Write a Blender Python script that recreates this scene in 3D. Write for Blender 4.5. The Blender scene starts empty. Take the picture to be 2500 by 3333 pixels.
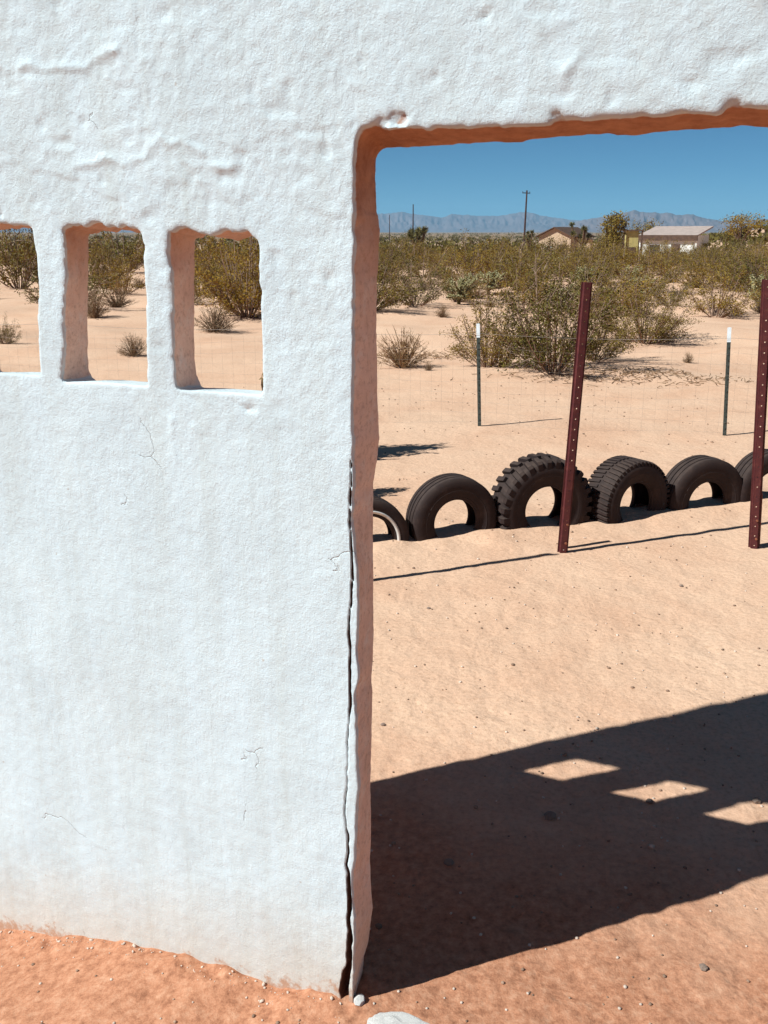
import bpy, bmesh, math, random
import numpy as np
from mathutils import Vector, Matrix

random.seed(11)
RNG = np.random.default_rng(11)
SC = bpy.context.scene
COL = SC.collection
R = math.radians

# ------------------------------------------------------------------ camera
EYE = 1.75
cd = bpy.data.cameras.new('camera')
cam = bpy.data.objects.new('camera', cd)
COL.objects.link(cam)
cd.sensor_fit = 'HORIZONTAL'
cd.sensor_width = 24.0
cd.lens = 24.0 * 3100 / 2500
cd.clip_start = 0.05
cd.clip_end = 60000
cam.location = (0, 0, EYE)
cam.rotation_euler = (R(90 - 16.385), 0, 0)
SC.camera = cam

# ------------------------------------------------------------------ sky, sun, exposure
SUN_AZ, SUN_EL = 67.7, 45.0          # azimuth the light travels towards, elevation of the sun
W = bpy.data.worlds.new('World')
SC.world = W
W.use_nodes = True
wn = W.node_tree
wn.nodes.clear()
wo = wn.nodes.new('ShaderNodeOutputWorld')
wb = wn.nodes.new('ShaderNodeBackground')
ws = wn.nodes.new('ShaderNodeTexSky')
ws.sky_type = 'NISHITA'
ws.sun_disc = False
ws.sun_elevation = R(SUN_EL)
ws.sun_rotation = R(180 + SUN_AZ)
ws.altitude = 2500
ws.air_density = 0.6
ws.dust_density = 0.0
ws.ozone_density = 6.0
wb.inputs['Strength'].default_value = 0.05
wt = wn.nodes.new('ShaderNodeMix')          # the film's cool rendering of the sky, even over the whole dome
wt.data_type = 'RGBA'; wt.blend_type = 'MULTIPLY'
wt.inputs[0].default_value = 1.0
wt.inputs[7].default_value = (0.56, 0.98, 0.98, 1)
wn.links.new(ws.outputs[0], wt.inputs[6])
wn.links.new(wt.outputs[2], wb.inputs['Color'])
wn.links.new(wb.outputs[0], wo.inputs['Surface'])

sd_ = bpy.data.lights.new('sun', 'SUN')
sd_.energy = 5.0
sd_.angle = R(0.53)
sd_.color = (0.87, 1.0, 1.03)
sun = bpy.data.objects.new('sun', sd_)
COL.objects.link(sun)
sun.location = (-8, -4, 10)
_tr = Vector((math.sin(R(SUN_AZ)) * math.cos(R(SUN_EL)), math.cos(R(SUN_AZ)) * math.cos(R(SUN_EL)), -math.sin(R(SUN_EL))))
sun.rotation_euler = _tr.to_track_quat('-Z', 'Y').to_euler()

SC.view_settings.view_transform = 'Standard'
SC.view_settings.look = 'None'
SC.view_settings.gamma = 1.0
SC.view_settings.use_curve_mapping = False
SC.view_settings.exposure = 0.47
SC.render.engine = 'CYCLES'
SC.cycles.max_bounces = 6
SC.cycles.diffuse_bounces = 5
SC.cycles.volume_bounces = 0
SC.cycles.sample_clamp_indirect = 6.0

# ------------------------------------------------------------------ numpy noise
def _hash(i, j, k, seed):
    h = (i.astype(np.int64) * 374761393 + j.astype(np.int64) * 668265263 + k.astype(np.int64) * 2147483647 + seed * 974634777) & 0xffffffff
    h = ((h ^ (h >> 13)) * 1274126177) & 0xffffffff
    h = (h ^ (h >> 16)) & 0xffffff
    return h / float(0xffffff) * 2 - 1

def vnoise(P, seed=0):
    P = np.asarray(P, dtype=np.float64)
    I = np.floor(P).astype(np.int64)
    F = P - I
    F = F * F * F * (F * (F * 6 - 15) + 10)
    r = 0
    for a in (0, 1):
        wa = F[:, 0] if a else 1 - F[:, 0]
        for b in (0, 1):
            wb_ = F[:, 1] if b else 1 - F[:, 1]
            for c in (0, 1):
                wc = F[:, 2] if c else 1 - F[:, 2]
                r = r + wa * wb_ * wc * _hash(I[:, 0] + a, I[:, 1] + b, I[:, 2] + c, seed)
    return r

def fbm(P, oct_=4, seed=0, gain=0.5):
    r, a, s = 0, 1.0, 1.0
    for o in range(oct_):
        r = r + a * vnoise(P * s + 17.3 * o, seed + o)
        a *= gain
        s *= 2.03
    return r

def sstep(a, b, x):
    t = np.clip((x - a) / (b - a), 0, 1)
    return t * t * (3 - 2 * t)

# ------------------------------------------------------------------ object helpers
def tag(o, label=None, cat=None, group=None, kind=None):
    if label: o['label'] = label
    if cat: o['category'] = cat
    if group: o['group'] = group
    if kind: o['kind'] = kind
    return o

def mesh_np(name, V, F):
    """mesh from a vertex array and a face array (all faces with the same corner count)"""
    V = np.asarray(V, np.float32)
    F = np.asarray(F, np.int32)
    m = bpy.data.meshes.new(name)
    n, k = F.shape
    m.vertices.add(len(V))
    m.vertices.foreach_set('co', V.ravel())
    m.loops.add(n * k)
    m.loops.foreach_set('vertex_index', F.ravel())
    m.polygons.add(n)
    m.polygons.foreach_set('loop_start', np.arange(0, n * k, k, dtype=np.int32))
    try:
        m.polygons.foreach_set('loop_total', np.full(n, k, dtype=np.int32))
    except Exception:
        pass
    m.update(calc_edges=True)
    m.validate()
    return m

def link(name, mesh, mat=None, parent=None, smooth=False):
    o = bpy.data.objects.new(name, mesh)
    COL.objects.link(o)
    if mat is not None and len(mesh.materials) == 0:
        mesh.materials.append(mat)
    if parent is not None:
        o.parent = parent
    if smooth:
        mesh.polygons.foreach_set('use_smooth', np.ones(len(mesh.polygons), dtype=bool))
    return o

def empty(name, loc=(0, 0, 0), rz=0.0):
    o = bpy.data.objects.new(name, None)
    COL.objects.link(o)
    o.empty_display_size = 0.1
    o.location = loc
    o.rotation_euler = (0, 0, rz)
    return o

def copy_tree(o, parent=None):
    c = o.copy()
    COL.objects.link(c)
    if parent is not None:
        c.parent = parent
    for ch in list(o.children):
        copy_tree(ch, c)
    return c

class MB:
    """collects simple shapes, builds one mesh object"""
    def __init__(self): self.v = []; self.f = []
    def add(self, v, f):
        b = len(self.v)
        self.v += [tuple(p) for p in v]
        self.f += [tuple(i + b for i in q) for q in f]
    def box(self, x0, x1, y0, y1, z0, z1):
        self.add([(x0,y0,z0),(x1,y0,z0),(x1,y1,z0),(x0,y1,z0),(x0,y0,z1),(x1,y0,z1),(x1,y1,z1),(x0,y1,z1)],
                 [(0,3,2,1),(4,5,6,7),(0,1,5,4),(1,2,6,5),(2,3,7,6),(3,0,4,7)])
    def tube(self, pts, rad, n=6, cap=True):
        pts = [Vector(p) for p in pts]
        if not hasattr(rad, '__len__'): rad = [rad] * len(pts)
        rings = []
        for i, p in enumerate(pts):
            t = (pts[min(i+1, len(pts)-1)] - pts[max(i-1, 0)])
            t = t.normalized() if t.length > 1e-9 else Vector((0,0,1))
            u = t.cross(Vector((0,0,1)) if abs(t.z) < .9 else Vector((1,0,0))).normalized()
            w = t.cross(u)
            rings.append([p + (u*math.cos(2*math.pi*k/n) + w*math.sin(2*math.pi*k/n))*rad[i] for k in range(n)])
        v = [q for r_ in rings for q in r_]
        f = []
        for i in range(len(rings)-1):
            for k in range(n):
                f.append((i*n+k, i*n+(k+1)%n, (i+1)*n+(k+1)%n, (i+1)*n+k))
        if cap:
            f.append(tuple(reversed(range(n)))); f.append(tuple(range((len(rings)-1)*n, len(rings)*n)))
        self.add(v, f)
    def mesh(self, name):
        m = bpy.data.meshes.new(name)
        m.from_pydata(self.v, [], self.f)
        m.update()
        return m
    def build(self, name, mat, parent=None, smooth=False):
        return link(name, self.mesh(name), mat, parent, smooth)

# ------------------------------------------------------------------ material helpers
def new_mat(name, rough=0.9, spec=0.2):
    m = bpy.data.materials.new(name)
    m.use_nodes = True
    nt = m.node_tree
    b = nt.nodes['Principled BSDF']
    b.inputs['Roughness'].default_value = rough
    b.inputs['Specular IOR Level'].default_value = spec
    return m, nt, b

def node(nt, typ, **kw):
    n = nt.nodes.new(typ)
    for k, v in kw.items():
        if hasattr(n, k): setattr(n, k, v)
        else: n.inputs[k].default_value = v
    return n

def ramp(nt, src, stops):
    r = nt.nodes.new('ShaderNodeValToRGB')
    e = r.color_ramp.elements
    while len(e) < len(stops): e.new(0.5)
    for el, (p, c) in zip(e, stops):
        el.position = p
        el.color = (*c, 1) if len(c) == 3 else c
    nt.links.new(src, r.inputs[0])
    return r.outputs[0]

def noise(nt, co, scale, detail=4, rough=0.55, dist=0.0):
    n = nt.nodes.new('ShaderNodeTexNoise')
    n.inputs['Scale'].default_value = scale
    n.inputs['Detail'].default_value = detail
    n.inputs['Roughness'].default_value = rough
    n.inputs['Distortion'].default_value = dist
    nt.links.new(co, n.inputs['Vector'])
    return n.outputs['Fac']

def mix(nt, fac, a, b, mode='MIX'):
    n = nt.nodes.new('ShaderNodeMix')
    n.data_type = 'RGBA'
    n.blend_type = mode
    for s, v in ((n.inputs[0], fac), (n.inputs[6], a), (n.inputs[7], b)):
        if isinstance(v, (int, float)): s.default_value = v
        elif isinstance(v, tuple): s.default_value = (*v, 1)
        else: nt.links.new(v, s)
    return n.outputs[2]

def math_(nt, op, a, b=None, clamp=False):
    n = nt.nodes.new('ShaderNodeMath')
    n.operation = op
    n.use_clamp = clamp
    for i, v in enumerate((a, b)):
        if v is None: continue
        if isinstance(v, (int, float)): n.inputs[i].default_value = v
        else: nt.links.new(v, n.inputs[i])
    return n.outputs[0]

def bump(nt, bsdf, height, strength, dist, prev=None):
    n = nt.nodes.new('ShaderNodeBump')
    n.inputs['Strength'].default_value = strength
    n.inputs['Distance'].default_value = dist
    nt.links.new(height, n.inputs['Height'])
    if prev is not None: nt.links.new(prev, n.inputs['Normal'])
    nt.links.new(n.outputs[0], bsdf.inputs['Normal'])
    return n.outputs[0]

def coords(nt):
    return nt.nodes.new('ShaderNodeTexCoord').outputs['Object']

def simple(name, col, var=0.25, scale=20, rough=0.9, spec=0.2, bmp=0.0, bscale=60, rnd=0.0):
    m, nt, b = new_mat(name, rough, spec)
    co = coords(nt)
    f = noise(nt, co, scale, 5)
    lo = tuple(c * (1 - var) for c in col)
    hi = tuple(min(1, c * (1 + var)) for c in col)
    c = ramp(nt, f, [(0.3, lo), (0.7, hi)])
    if rnd:
        oi = nt.nodes.new('ShaderNodeObjectInfo')
        g = ramp(nt, oi.outputs['Random'], [(0, (1 - rnd, 1 - rnd * .8, 1 - rnd * .6)), (0.5, (1, 1, 1)), (1, (1 + rnd * .5, 1 + rnd * .2, 1 - rnd * .4))])
        c = mix(nt, 1.0, c, g, 'MULTIPLY')
    nt.links.new(c, b.inputs['Base Color'])
    if bmp:
        bump(nt, b, noise(nt, co, bscale, 4), 0.6, bmp)
    return m

M = {}
# sunlit sand, with finer dark grit and paler patches; far off the scrub too small to tell apart takes over
def mat_sand():
    m, nt, b = new_mat('sand', 0.95, 0.1)
    co = coords(nt)
    big = noise(nt, co, 0.9, 7, 0.68, 0.5)
    c1 = ramp(nt, big, [(0.3, SAND_LO), (0.5, SAND), (0.72, SAND_HI)])
    fine = noise(nt, co, 55, 6, 0.7)
    c2 = mix(nt, 1.0, c1, ramp(nt, fine, [(0.32, (0.80, 0.76, 0.72)), (0.5, (1, 1, 1)), (0.7, (1.08, 1.06, 1.04))]), 'MULTIPLY')
    grit = nt.nodes.new('ShaderNodeTexVoronoi')
    grit.inputs['Scale'].default_value = 48
    nt.links.new(co, grit.inputs['Vector'])
    gm = ramp(nt, grit.outputs['Distance'], [(0.05, (1, 1, 1)), (0.16, (0, 0, 0))])
    sel = math_(nt, 'GREATER_THAN', noise(nt, co, 30, 2), 0.60)
    g = math_(nt, 'MULTIPLY', gm, sel)
    c3 = mix(nt, math_(nt, 'MULTIPLY', g, 0.6), c2, (0.16, 0.085, 0.06))
    # coarser, redder soil near the wall; its colour also deepens the wall's cast shadow
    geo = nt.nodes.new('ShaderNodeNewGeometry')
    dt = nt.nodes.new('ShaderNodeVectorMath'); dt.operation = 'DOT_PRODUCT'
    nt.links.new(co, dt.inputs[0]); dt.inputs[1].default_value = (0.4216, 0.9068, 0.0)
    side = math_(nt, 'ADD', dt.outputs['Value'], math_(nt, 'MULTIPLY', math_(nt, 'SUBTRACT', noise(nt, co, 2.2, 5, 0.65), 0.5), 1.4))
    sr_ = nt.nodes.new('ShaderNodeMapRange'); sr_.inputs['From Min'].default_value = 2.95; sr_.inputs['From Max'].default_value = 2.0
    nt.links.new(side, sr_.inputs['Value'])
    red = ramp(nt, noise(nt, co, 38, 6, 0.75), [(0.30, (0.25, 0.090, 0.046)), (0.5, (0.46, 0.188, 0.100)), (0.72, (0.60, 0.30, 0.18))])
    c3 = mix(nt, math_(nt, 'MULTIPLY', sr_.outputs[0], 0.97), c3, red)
    # scrub cover of the far plain
    sep = nt.nodes.new('ShaderNodeVectorMath'); sep.operation = 'LENGTH'
    nt.links.new(geo.outputs['Position'], sep.inputs[0])
    mr = nt.nodes.new('ShaderNodeMapRange')
    mr.inputs['From Min'].default_value = 90; mr.inputs['From Max'].default_value = 420
    nt.links.new(sep.outputs['Value'], mr.inputs['Value'])
    scr = ramp(nt, noise(nt, co, 0.09, 6, 0.7), [(0.40, (0, 0, 0)), (0.55, (1, 1, 1))])
    fm = math_(nt, 'MULTIPLY', math_(nt, 'ADD', math_(nt, 'MULTIPLY', scr, 0.6), 0.35), mr.outputs[0])
    c4 = mix(nt, fm, c3, (0.10, 0.075, 0.035))
    nt.links.new(c4, b.inputs['Base Color'])
    n0 = bump(nt, b, noise(nt, co, 6.5, 3, 0.55, 0.6), 0.35, 0.035)
    n1 = bump(nt, b, noise(nt, co, 26, 6, 0.65), 0.5, 0.012, n0)
    bump(nt, b, noise(nt, co, 190, 3, 0.6), 0.5, 0.0022, n1)
    return m
SAND = (0.69, 0.405, 0.262); SAND_LO = (0.63, 0.345, 0.215); SAND_HI = (0.72, 0.445, 0.295)
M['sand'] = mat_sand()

def mat_plaster():
    m, nt, b = new_mat('white_plaster', 0.85, 0.15)
    co = coords(nt)
    sx = nt.nodes.new('ShaderNodeSeparateXYZ'); nt.links.new(co, sx.inputs[0])
    wht = ramp(nt, noise(nt, co, 5, 6, 0.65), [(0.3, (0.59, 0.63, 0.635)), (0.55, (0.655, 0.70, 0.705)), (0.75, (0.69, 0.73, 0.73))])
    opening_col = ramp(nt, noise(nt, co, 14, 6, 0.7), [(0.3, (0.80, 0.56, 0.44)), (0.55, (0.90, 0.64, 0.51)), (0.8, (0.93, 0.70, 0.57))])
    # warmer tan past a ragged rim, in the openings and on the back
    rag = math_(nt, 'MULTIPLY', math_(nt, 'SUBTRACT', noise(nt, co, 30, 5, 0.65), 0.5), 0.022)
    edge = math_(nt, 'ADD', sx.outputs['Y'], rag)
    mr = nt.nodes.new('ShaderNodeMapRange'); mr.inputs['From Min'].default_value = 0.008; mr.inputs['From Max'].default_value = 0.013
    nt.links.new(edge, mr.inputs['Value'])
    bl = ramp(nt, noise(nt, co, 17, 7, 0.75), [(0.50, (0, 0, 0)), (0.66, (1, 1, 1))])       # whitewash blotches on the reveals
    opening_col = mix(nt, math_(nt, 'MULTIPLY', bl, 0.55), opening_col, (0.88, 0.80, 0.74))
    opening_col = mix(nt, 1.0, opening_col, ramp(nt, noise(nt, co, 70, 5, 0.75), [(0.32, (0.74, 0.68, 0.64)), (0.5, (1, 1, 1))]), 'MULTIPLY')
    # raw orange earth of the lintel and the head of the jamb
    hd = math_(nt, 'ADD', sx.outputs['Z'], math_(nt, 'MULTIPLY', math_(nt, 'SUBTRACT', noise(nt, co, 7, 5, 0.65), 0.5), 0.35))
    hr = nt.nodes.new('ShaderNodeMapRange'); hr.inputs['From Min'].default_value = 1.58; hr.inputs['From Max'].default_value = 1.86
    nt.links.new(hd, hr.inputs['Value'])
    opening_col = mix(nt, hr.outputs[0], opening_col, ramp(nt, noise(nt, co, 24, 6, 0.7), [(0.3, (0.34, 0.135, 0.07)), (0.7, (0.56, 0.27, 0.15))]))
    # upward faces such as the sills stay white
    geo = nt.nodes.new('ShaderNodeNewGeometry')
    sn = nt.nodes.new('ShaderNodeSeparateXYZ'); nt.links.new(geo.outputs['Normal'], sn.inputs[0])
    up = nt.nodes.new('ShaderNodeMapRange'); up.inputs['From Min'].default_value = 0.35; up.inputs['From Max'].default_value = 0.6
    nt.links.new(sn.outputs['Z'], up.inputs['Value'])
    fb = math_(nt, 'MULTIPLY', mr.outputs[0], math_(nt, 'SUBTRACT', 1.0, up.outputs[0]))
    c = mix(nt, fb, wht, opening_col)
    # soil splashed along the foot of the wall (the ground falls towards the wall's free end)
    foot = math_(nt, 'SUBTRACT', sx.outputs['Z'], math_(nt, 'MULTIPLY', sx.outputs['X'], 0.17))
    foot = math_(nt, 'ADD', foot, math_(nt, 'MULTIPLY', math_(nt, 'SUBTRACT', noise(nt, co, 9, 6, 0.7), 0.5), 0.22))
    fr = nt.nodes.new('ShaderNodeMapRange'); fr.inputs['From Min'].default_value = 0.30; fr.inputs['From Max'].default_value = -0.02
    nt.links.new(foot, fr.inputs['Value'])
    c = mix(nt, math_(nt, 'MULTIPLY', fr.outputs[0], 0.75), c, (0.60, 0.47, 0.36))
    ft2 = math_(nt, 'ADD', foot, math_(nt, 'MULTIPLY', math_(nt, 'SUBTRACT', noise(nt, co, 45, 6, 0.75), 0.5), 0.16))
    fr2 = nt.nodes.new('ShaderNodeMapRange'); fr2.inputs['From Min'].default_value = 0.035; fr2.inputs['From Max'].default_value = 0.0
    nt.links.new(ft2, fr2.inputs['Value'])
    c = mix(nt, math_(nt, 'MULTIPLY', fr2.outputs[0], 0.85), c, (0.50, 0.26, 0.155))
    # faint rain streaks and hairline cracks
    mps = nt.nodes.new('ShaderNodeMapping'); mps.inputs['Scale'].default_value = (1.0, 1.0, 0.06)
    nt.links.new(co, mps.inputs['Vector'])
    stk = ramp(nt, noise(nt, mps.outputs[0], 16, 6, 0.7), [(0.40, (1, 1, 1)), (0.62, (0.93, 0.905, 0.875)), (0.75, (0.87, 0.83, 0.78))])
    c = mix(nt, 0.8, c, stk, 'MULTIPLY')
    wv = nt.nodes.new('ShaderNodeVectorMath'); wv.operation = 'ADD'
    nz = nt.nodes.new('ShaderNodeTexNoise'); nz.inputs['Scale'].default_value = 7; nz.inputs['Detail'].default_value = 6
    nt.links.new(co, nz.inputs['Vector'])
    ns = nt.nodes.new('ShaderNodeVectorMath'); ns.operation = 'SCALE'; ns.inputs['Scale'].default_value = 0.22
    nt.links.new(nz.outputs['Color'], ns.inputs[0])
    nt.links.new(co, wv.inputs[0]); nt.links.new(ns.outputs[0], wv.inputs[1])
    ve = nt.nodes.new('ShaderNodeTexVoronoi'); ve.feature = 'DISTANCE_TO_EDGE'; ve.inputs['Scale'].default_value = 2.1
    nt.links.new(wv.outputs[0], ve.inputs['Vector'])
    hl = ramp(nt, ve.outputs['Distance'], [(0.0, (1, 1, 1)), (0.0045, (0, 0, 0))])
    hair = math_(nt, 'MULTIPLY', hl, math_(nt, 'GREATER_THAN', noise(nt, co, 3.1, 3), 0.60))
    c = mix(nt, math_(nt, 'MULTIPLY', hair, 0.14), c, (0.36, 0.27, 0.20))
    at = nt.nodes.new('ShaderNodeAttribute'); at.attribute_name = 'core'
    c = mix(nt, at.outputs['Fac'], c, (0.13, 0.06, 0.04))        # dark earth core laid open by the crack, painted darker to deepen the shade inside
    # small rusty specks and grit in the plaster
    v = nt.nodes.new('ShaderNodeTexVoronoi'); v.inputs['Scale'].default_value = 26
    nt.links.new(co, v.inputs['Vector'])
    sp = ramp(nt, v.outputs['Distance'], [(0.04, (1, 1, 1)), (0.12, (0, 0, 0))])
    sel = math_(nt, 'GREATER_THAN', noise(nt, co, 12, 3), 0.62)
    c = mix(nt, math_(nt, 'MULTIPLY', math_(nt, 'MULTIPLY', sp, sel), 0.5), c, (0.42, 0.27, 0.17))
    nt.links.new(c, b.inputs['Base Color'])
    hg = math_(nt, 'ADD', math_(nt, 'MULTIPLY', sx.outputs['Z'], 0.22), 0.25)         # rougher towards the top
    gr = math_(nt, 'MULTIPLY', noise(nt, co, 120, 7, 0.78), hg)
    n1 = bump(nt, b, gr, 0.8, 0.0065)
    n1 = bump(nt, b, math_(nt, 'MULTIPLY', hair, -1.0), 0.8, 0.002, n1)
    mp = nt.nodes.new('ShaderNodeMapping'); mp.inputs['Scale'].default_value = (1.0, 1.0, 0.22)
    nt.links.new(co, mp.inputs['Vector'])
    n2 = bump(nt, b, noise(nt, mp.outputs[0], 150, 4, 0.6), 0.35, 0.0016, n1)
    bump(nt, b, noise(nt, co, 260, 4, 0.65), 0.45, 0.0012, n2)
    return m
M['plaster'] = mat_plaster()
def mat_paint_rust():
    m, nt, b = new_mat('oxide_red_steel', 0.6, 0.35)
    co = coords(nt)
    c = ramp(nt, noise(nt, co, 22, 6, 0.7), [(0.3, (0.060, 0.011, 0.012)), (0.55, (0.098, 0.018, 0.017)), (0.8, (0.19, 0.06, 0.04))])
    nt.links.new(c, b.inputs['Base Color'])
    bump(nt, b, noise(nt, co, 160, 4), 0.4, 0.001)
    return m
M['red_steel'] = mat_paint_rust()
M['rust'] = simple('rusty_stake', (0.26, 0.085, 0.045), 0.4, 40, 0.8, 0.2, 0.001, 200)
def mat_rubber():
    m, nt, b = new_mat('weathered_rubber', 0.8, 0.25)
    co = coords(nt)
    c = ramp(nt, noise(nt, co, 9, 6, 0.65), [(0.3, (0.017, 0.009, 0.009)), (0.55, (0.028, 0.015, 0.013)), (0.8, (0.060, 0.034, 0.026))])
    geo = nt.nodes.new('ShaderNodeNewGeometry')
    sp = nt.nodes.new('ShaderNodeSeparateXYZ'); nt.links.new(geo.outputs['Normal'], sp.inputs[0])
    dust = math_(nt, 'MULTIPLY', math_(nt, 'MAXIMUM', sp.outputs['Z'], 0.0), noise(nt, co, 20, 4))
    c = mix(nt, math_(nt, 'MULTIPLY', dust, 0.22), c, (0.30, 0.19, 0.13))
    nt.links.new(c, b.inputs['Base Color'])
    bump(nt, b, noise(nt, co, 90, 4), 0.4, 0.0015)
    return m
M['rubber'] = mat_rubber()
M['whitewall'] = simple('whitewall_rubber', (0.62, 0.55, 0.50), 0.15, 30, 0.7, 0.3)
M['green_steel'] = simple('dull_green_steel', (0.05, 0.055, 0.045), 0.3, 30, 0.6, 0.3)
M['white_tip'] = simple('white_paint', (0.78, 0.80, 0.80), 0.06, 40, 0.6, 0.3)
M['wire'] = simple('galvanised_wire', (0.30, 0.24, 0.20), 0.2, 10, 0.5, 0.4)
M['leaf'] = simple('creosote_leaf', (0.205, 0.130, 0.027), 0.5, 9, 0.8, 0.08, rnd=0.5)
M['stem'] = simple('creosote_stem', (0.28, 0.175, 0.12), 0.35, 15, 0.9, 0.1)
M['drytwig'] = simple('dry_twig', (0.25, 0.15, 0.09), 0.35, 9, 0.9, 0.1, rnd=0.25)
M['dryleaf'] = simple('dry_leaf', (0.21, 0.13, 0.06), 0.35, 9, 0.9, 0.1, rnd=0.25)
M['cholla'] = simple('cholla_spines', (0.52, 0.42, 0.22), 0.35, 18, 0.8, 0.15)
M['chollacore'] = simple('cholla_stem', (0.15, 0.12, 0.05), 0.3, 12, 0.9, 0.1)
M['bark'] = simple('bark', (0.15, 0.085, 0.05), 0.35, 12, 0.9, 0.1)
M['yucca'] = simple('yucca_blades', (0.16, 0.125, 0.04), 0.4, 3, 0.7, 0.2, rnd=0.2)
M['polewood'] = simple('creosoted_wood', (0.075, 0.04, 0.032), 0.3, 3, 0.9, 0.1)
M['tanwall'] = simple('tan_stucco', (0.56, 0.36, 0.23), 0.1, 2)
M['palewall'] = simple('pale_stucco', (0.74, 0.68, 0.60), 0.08, 2)
M['yellowwall'] = simple('yellow_boards', (0.46, 0.35, 0.13), 0.15, 3)
M['darkroof'] = simple('dark_shingle', (0.11, 0.06, 0.04), 0.3, 4)
M['paleroof'] = simple('pale_roof', (0.42, 0.30, 0.25), 0.15, 2)
M['glass'] = simple('dark_glass', (0.03, 0.04, 0.05), 0.2, 2, 0.15, 0.5)
M['stone'] = simple('stone', (0.30, 0.20, 0.15), 0.4, 30, 0.9, 0.1, 0.004, 60)
M['palestone'] = simple('pale_stone', (0.66, 0.58, 0.52), 0.15, 25, 0.9, 0.1, 0.003, 80)
M['palegravel'] = simple('pale_gravel', (0.60, 0.44, 0.34), 0.25, 9, 0.9, 0.1)
M['gravel'] = simple('gravel', (0.30, 0.18, 0.12), 0.6, 7, 0.9, 0.1)
M['mountain'] = simple('bare_mountain', (0.16, 0.11, 0.10), 0.25, 0.002, 0.95, 0.05)

# ------------------------------------------------------------------ wall frame and terrain
WD = np.array([0.90678748, -0.42158803])      # along the wall, towards the doorway
WNRM = np.array([0.42158803, 0.90678748])     # through the wall, away from the viewer
WJ = np.array([-0.07252804, 1.82898955])      # foot of the door jamb
TIRES = [(-0.108, 5.304), (0.405, 5.481), (0.966, 5.664), (1.548, 5.857), (2.09, 6.056), (2.575, 6.221), (3.10, 6.40)]

def gz(x, y, fine=True):
    x = np.atleast_1d(np.asarray(x, float)); y = np.atleast_1d(np.asarray(y, float))
    z = np.zeros_like(x)
    qx, qy = x - WJ[0], y - WJ[1]
    s = qx * WD[0] + qy * WD[1]
    t = qx * WNRM[0] + qy * WNRM[1]
    dip = np.interp(s, [-2.4, -1.6, -1.15, -0.86, -0.59, -0.39, -0.25, -0.12, 0.0, 0.4], [-0.25, -0.25, -0.21, -0.126, -0.056, -0.036, -0.045, -0.018, 0.0, 0.0])
    z += dip * np.where(t < 0.05, np.exp(-(t / 2.0) ** 2), np.exp(-((t - 0.05) / 0.5) ** 2))
    # low berm the tyres are set in
    a = np.array(TIRES[0]); b = np.array(TIRES[-1]); u = (b - a) / np.linalg.norm(b - a)
    l = (x - a[0]) * u[0] + (y - a[1]) * u[1]
    d = (x - a[0]) * -u[1] + (y - a[1]) * u[0]
    z += (0.03 + 0.022 * vnoise(np.stack([x * 4.3, y * 4.3, 0 * x], 1), 18) + 0.010 * vnoise(np.stack([x * 11, y * 11, 0 * x], 1), 19)) * np.exp(-(d / 0.28) ** 2) * sstep(-2.5, -1.5, l) * (1 - sstep(4.5, 6, l))
    r = np.hypot(x, y)
    P = np.stack([x, y, np.zeros_like(x)], 1)
    z += (0.007 * vnoise(P * 0.9, 3) + 0.0035 * vnoise(P * 3.1, 4)) * sstep(0.5, 2.5, np.abs(t) + 0.4)
    if fine:
        z += 0.0030 * fbm(P * 9.0, 3, 5) * (r < 14)
        z += np.clip(0.016 * fbm(P * 13.0, 3, 15) + 0.006, -0.004, 0.03) * np.exp(-(t / 0.07) ** 2) * (s < 0.02)
        z += 0.0022 * fbm(P * 26.0, 2, 8) * (r < 5)
    z += sstep(9, 16, r) * (0.10 * vnoise(P * 0.33, 6) + 0.05 * vnoise(P * 0.9, 7))
    az = np.degrees(np.arctan2(x, y))
    z += -1.7 * sstep(45, 120, r) * (1 - sstep(15, 24, az) * 0.6)
    z += sstep(15.5, 23, az) * sstep(60, 190, r) * (1 - sstep(400, 900, r)) * 4.3
    z += sstep(200, 1500, r) * 2.0 * fbm(P * 0.004, 3, 9)
    return z

def g1(x, y): return float(gz(x, y)[0])

def build_ground():
    ang = np.concatenate([np.arange(-30, 30, 0.2), np.arange(30, 330, 2.5)])
    ang = np.radians(ang)
    r1 = np.concatenate([0.25 * np.exp(np.arange(0, math.log(1.3 / 0.25), 0.0115)), 1.3 * np.exp(np.arange(0, math.log(3.4 / 1.3), 0.0055)), 3.4 * np.exp(np.arange(0, math.log(25 / 3.4), 0.0115))])
    r2 = 25 * np.exp(np.arange(0, math.log(12000 / 25) + 0.03, 0.03))
    rr = np.concatenate([r1, r2])
    A, RR = np.meshgrid(ang, rr)
    x, y = (RR * np.sin(A)).ravel(), (RR * np.cos(A)).ravel()
    z = gz(x, y)
    V = np.stack([x, y, z], 1)
    na, nr = len(ang), len(rr)
    i = np.arange(nr - 1)[:, None] * na
    j = np.arange(na)[None, :]
    j2 = (j + 1) % na
    F = np.stack([i + j, i + na + j, i + na + j2, i + j2], -1).reshape(-1, 4)
    m = mesh_np('ground', V, F[:, ::-1])
    bm = bmesh.new(); bm.from_mesh(m)                      # close the small hole under the viewer
    bm.verts.ensure_lookup_table()
    bm.faces.new([bm.verts[k] for k in range(na)])
    bmesh.ops.recalc_face_normals(bm, faces=bm.faces)
    bm.to_mesh(m); bm.free()
    if m.polygons[0].normal.z < 0: m.flip_normals()
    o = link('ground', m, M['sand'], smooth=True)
    tag(o, 'pale tan desert sand stretching from the wall to the mountains', kind='structure')
build_ground()

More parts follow.
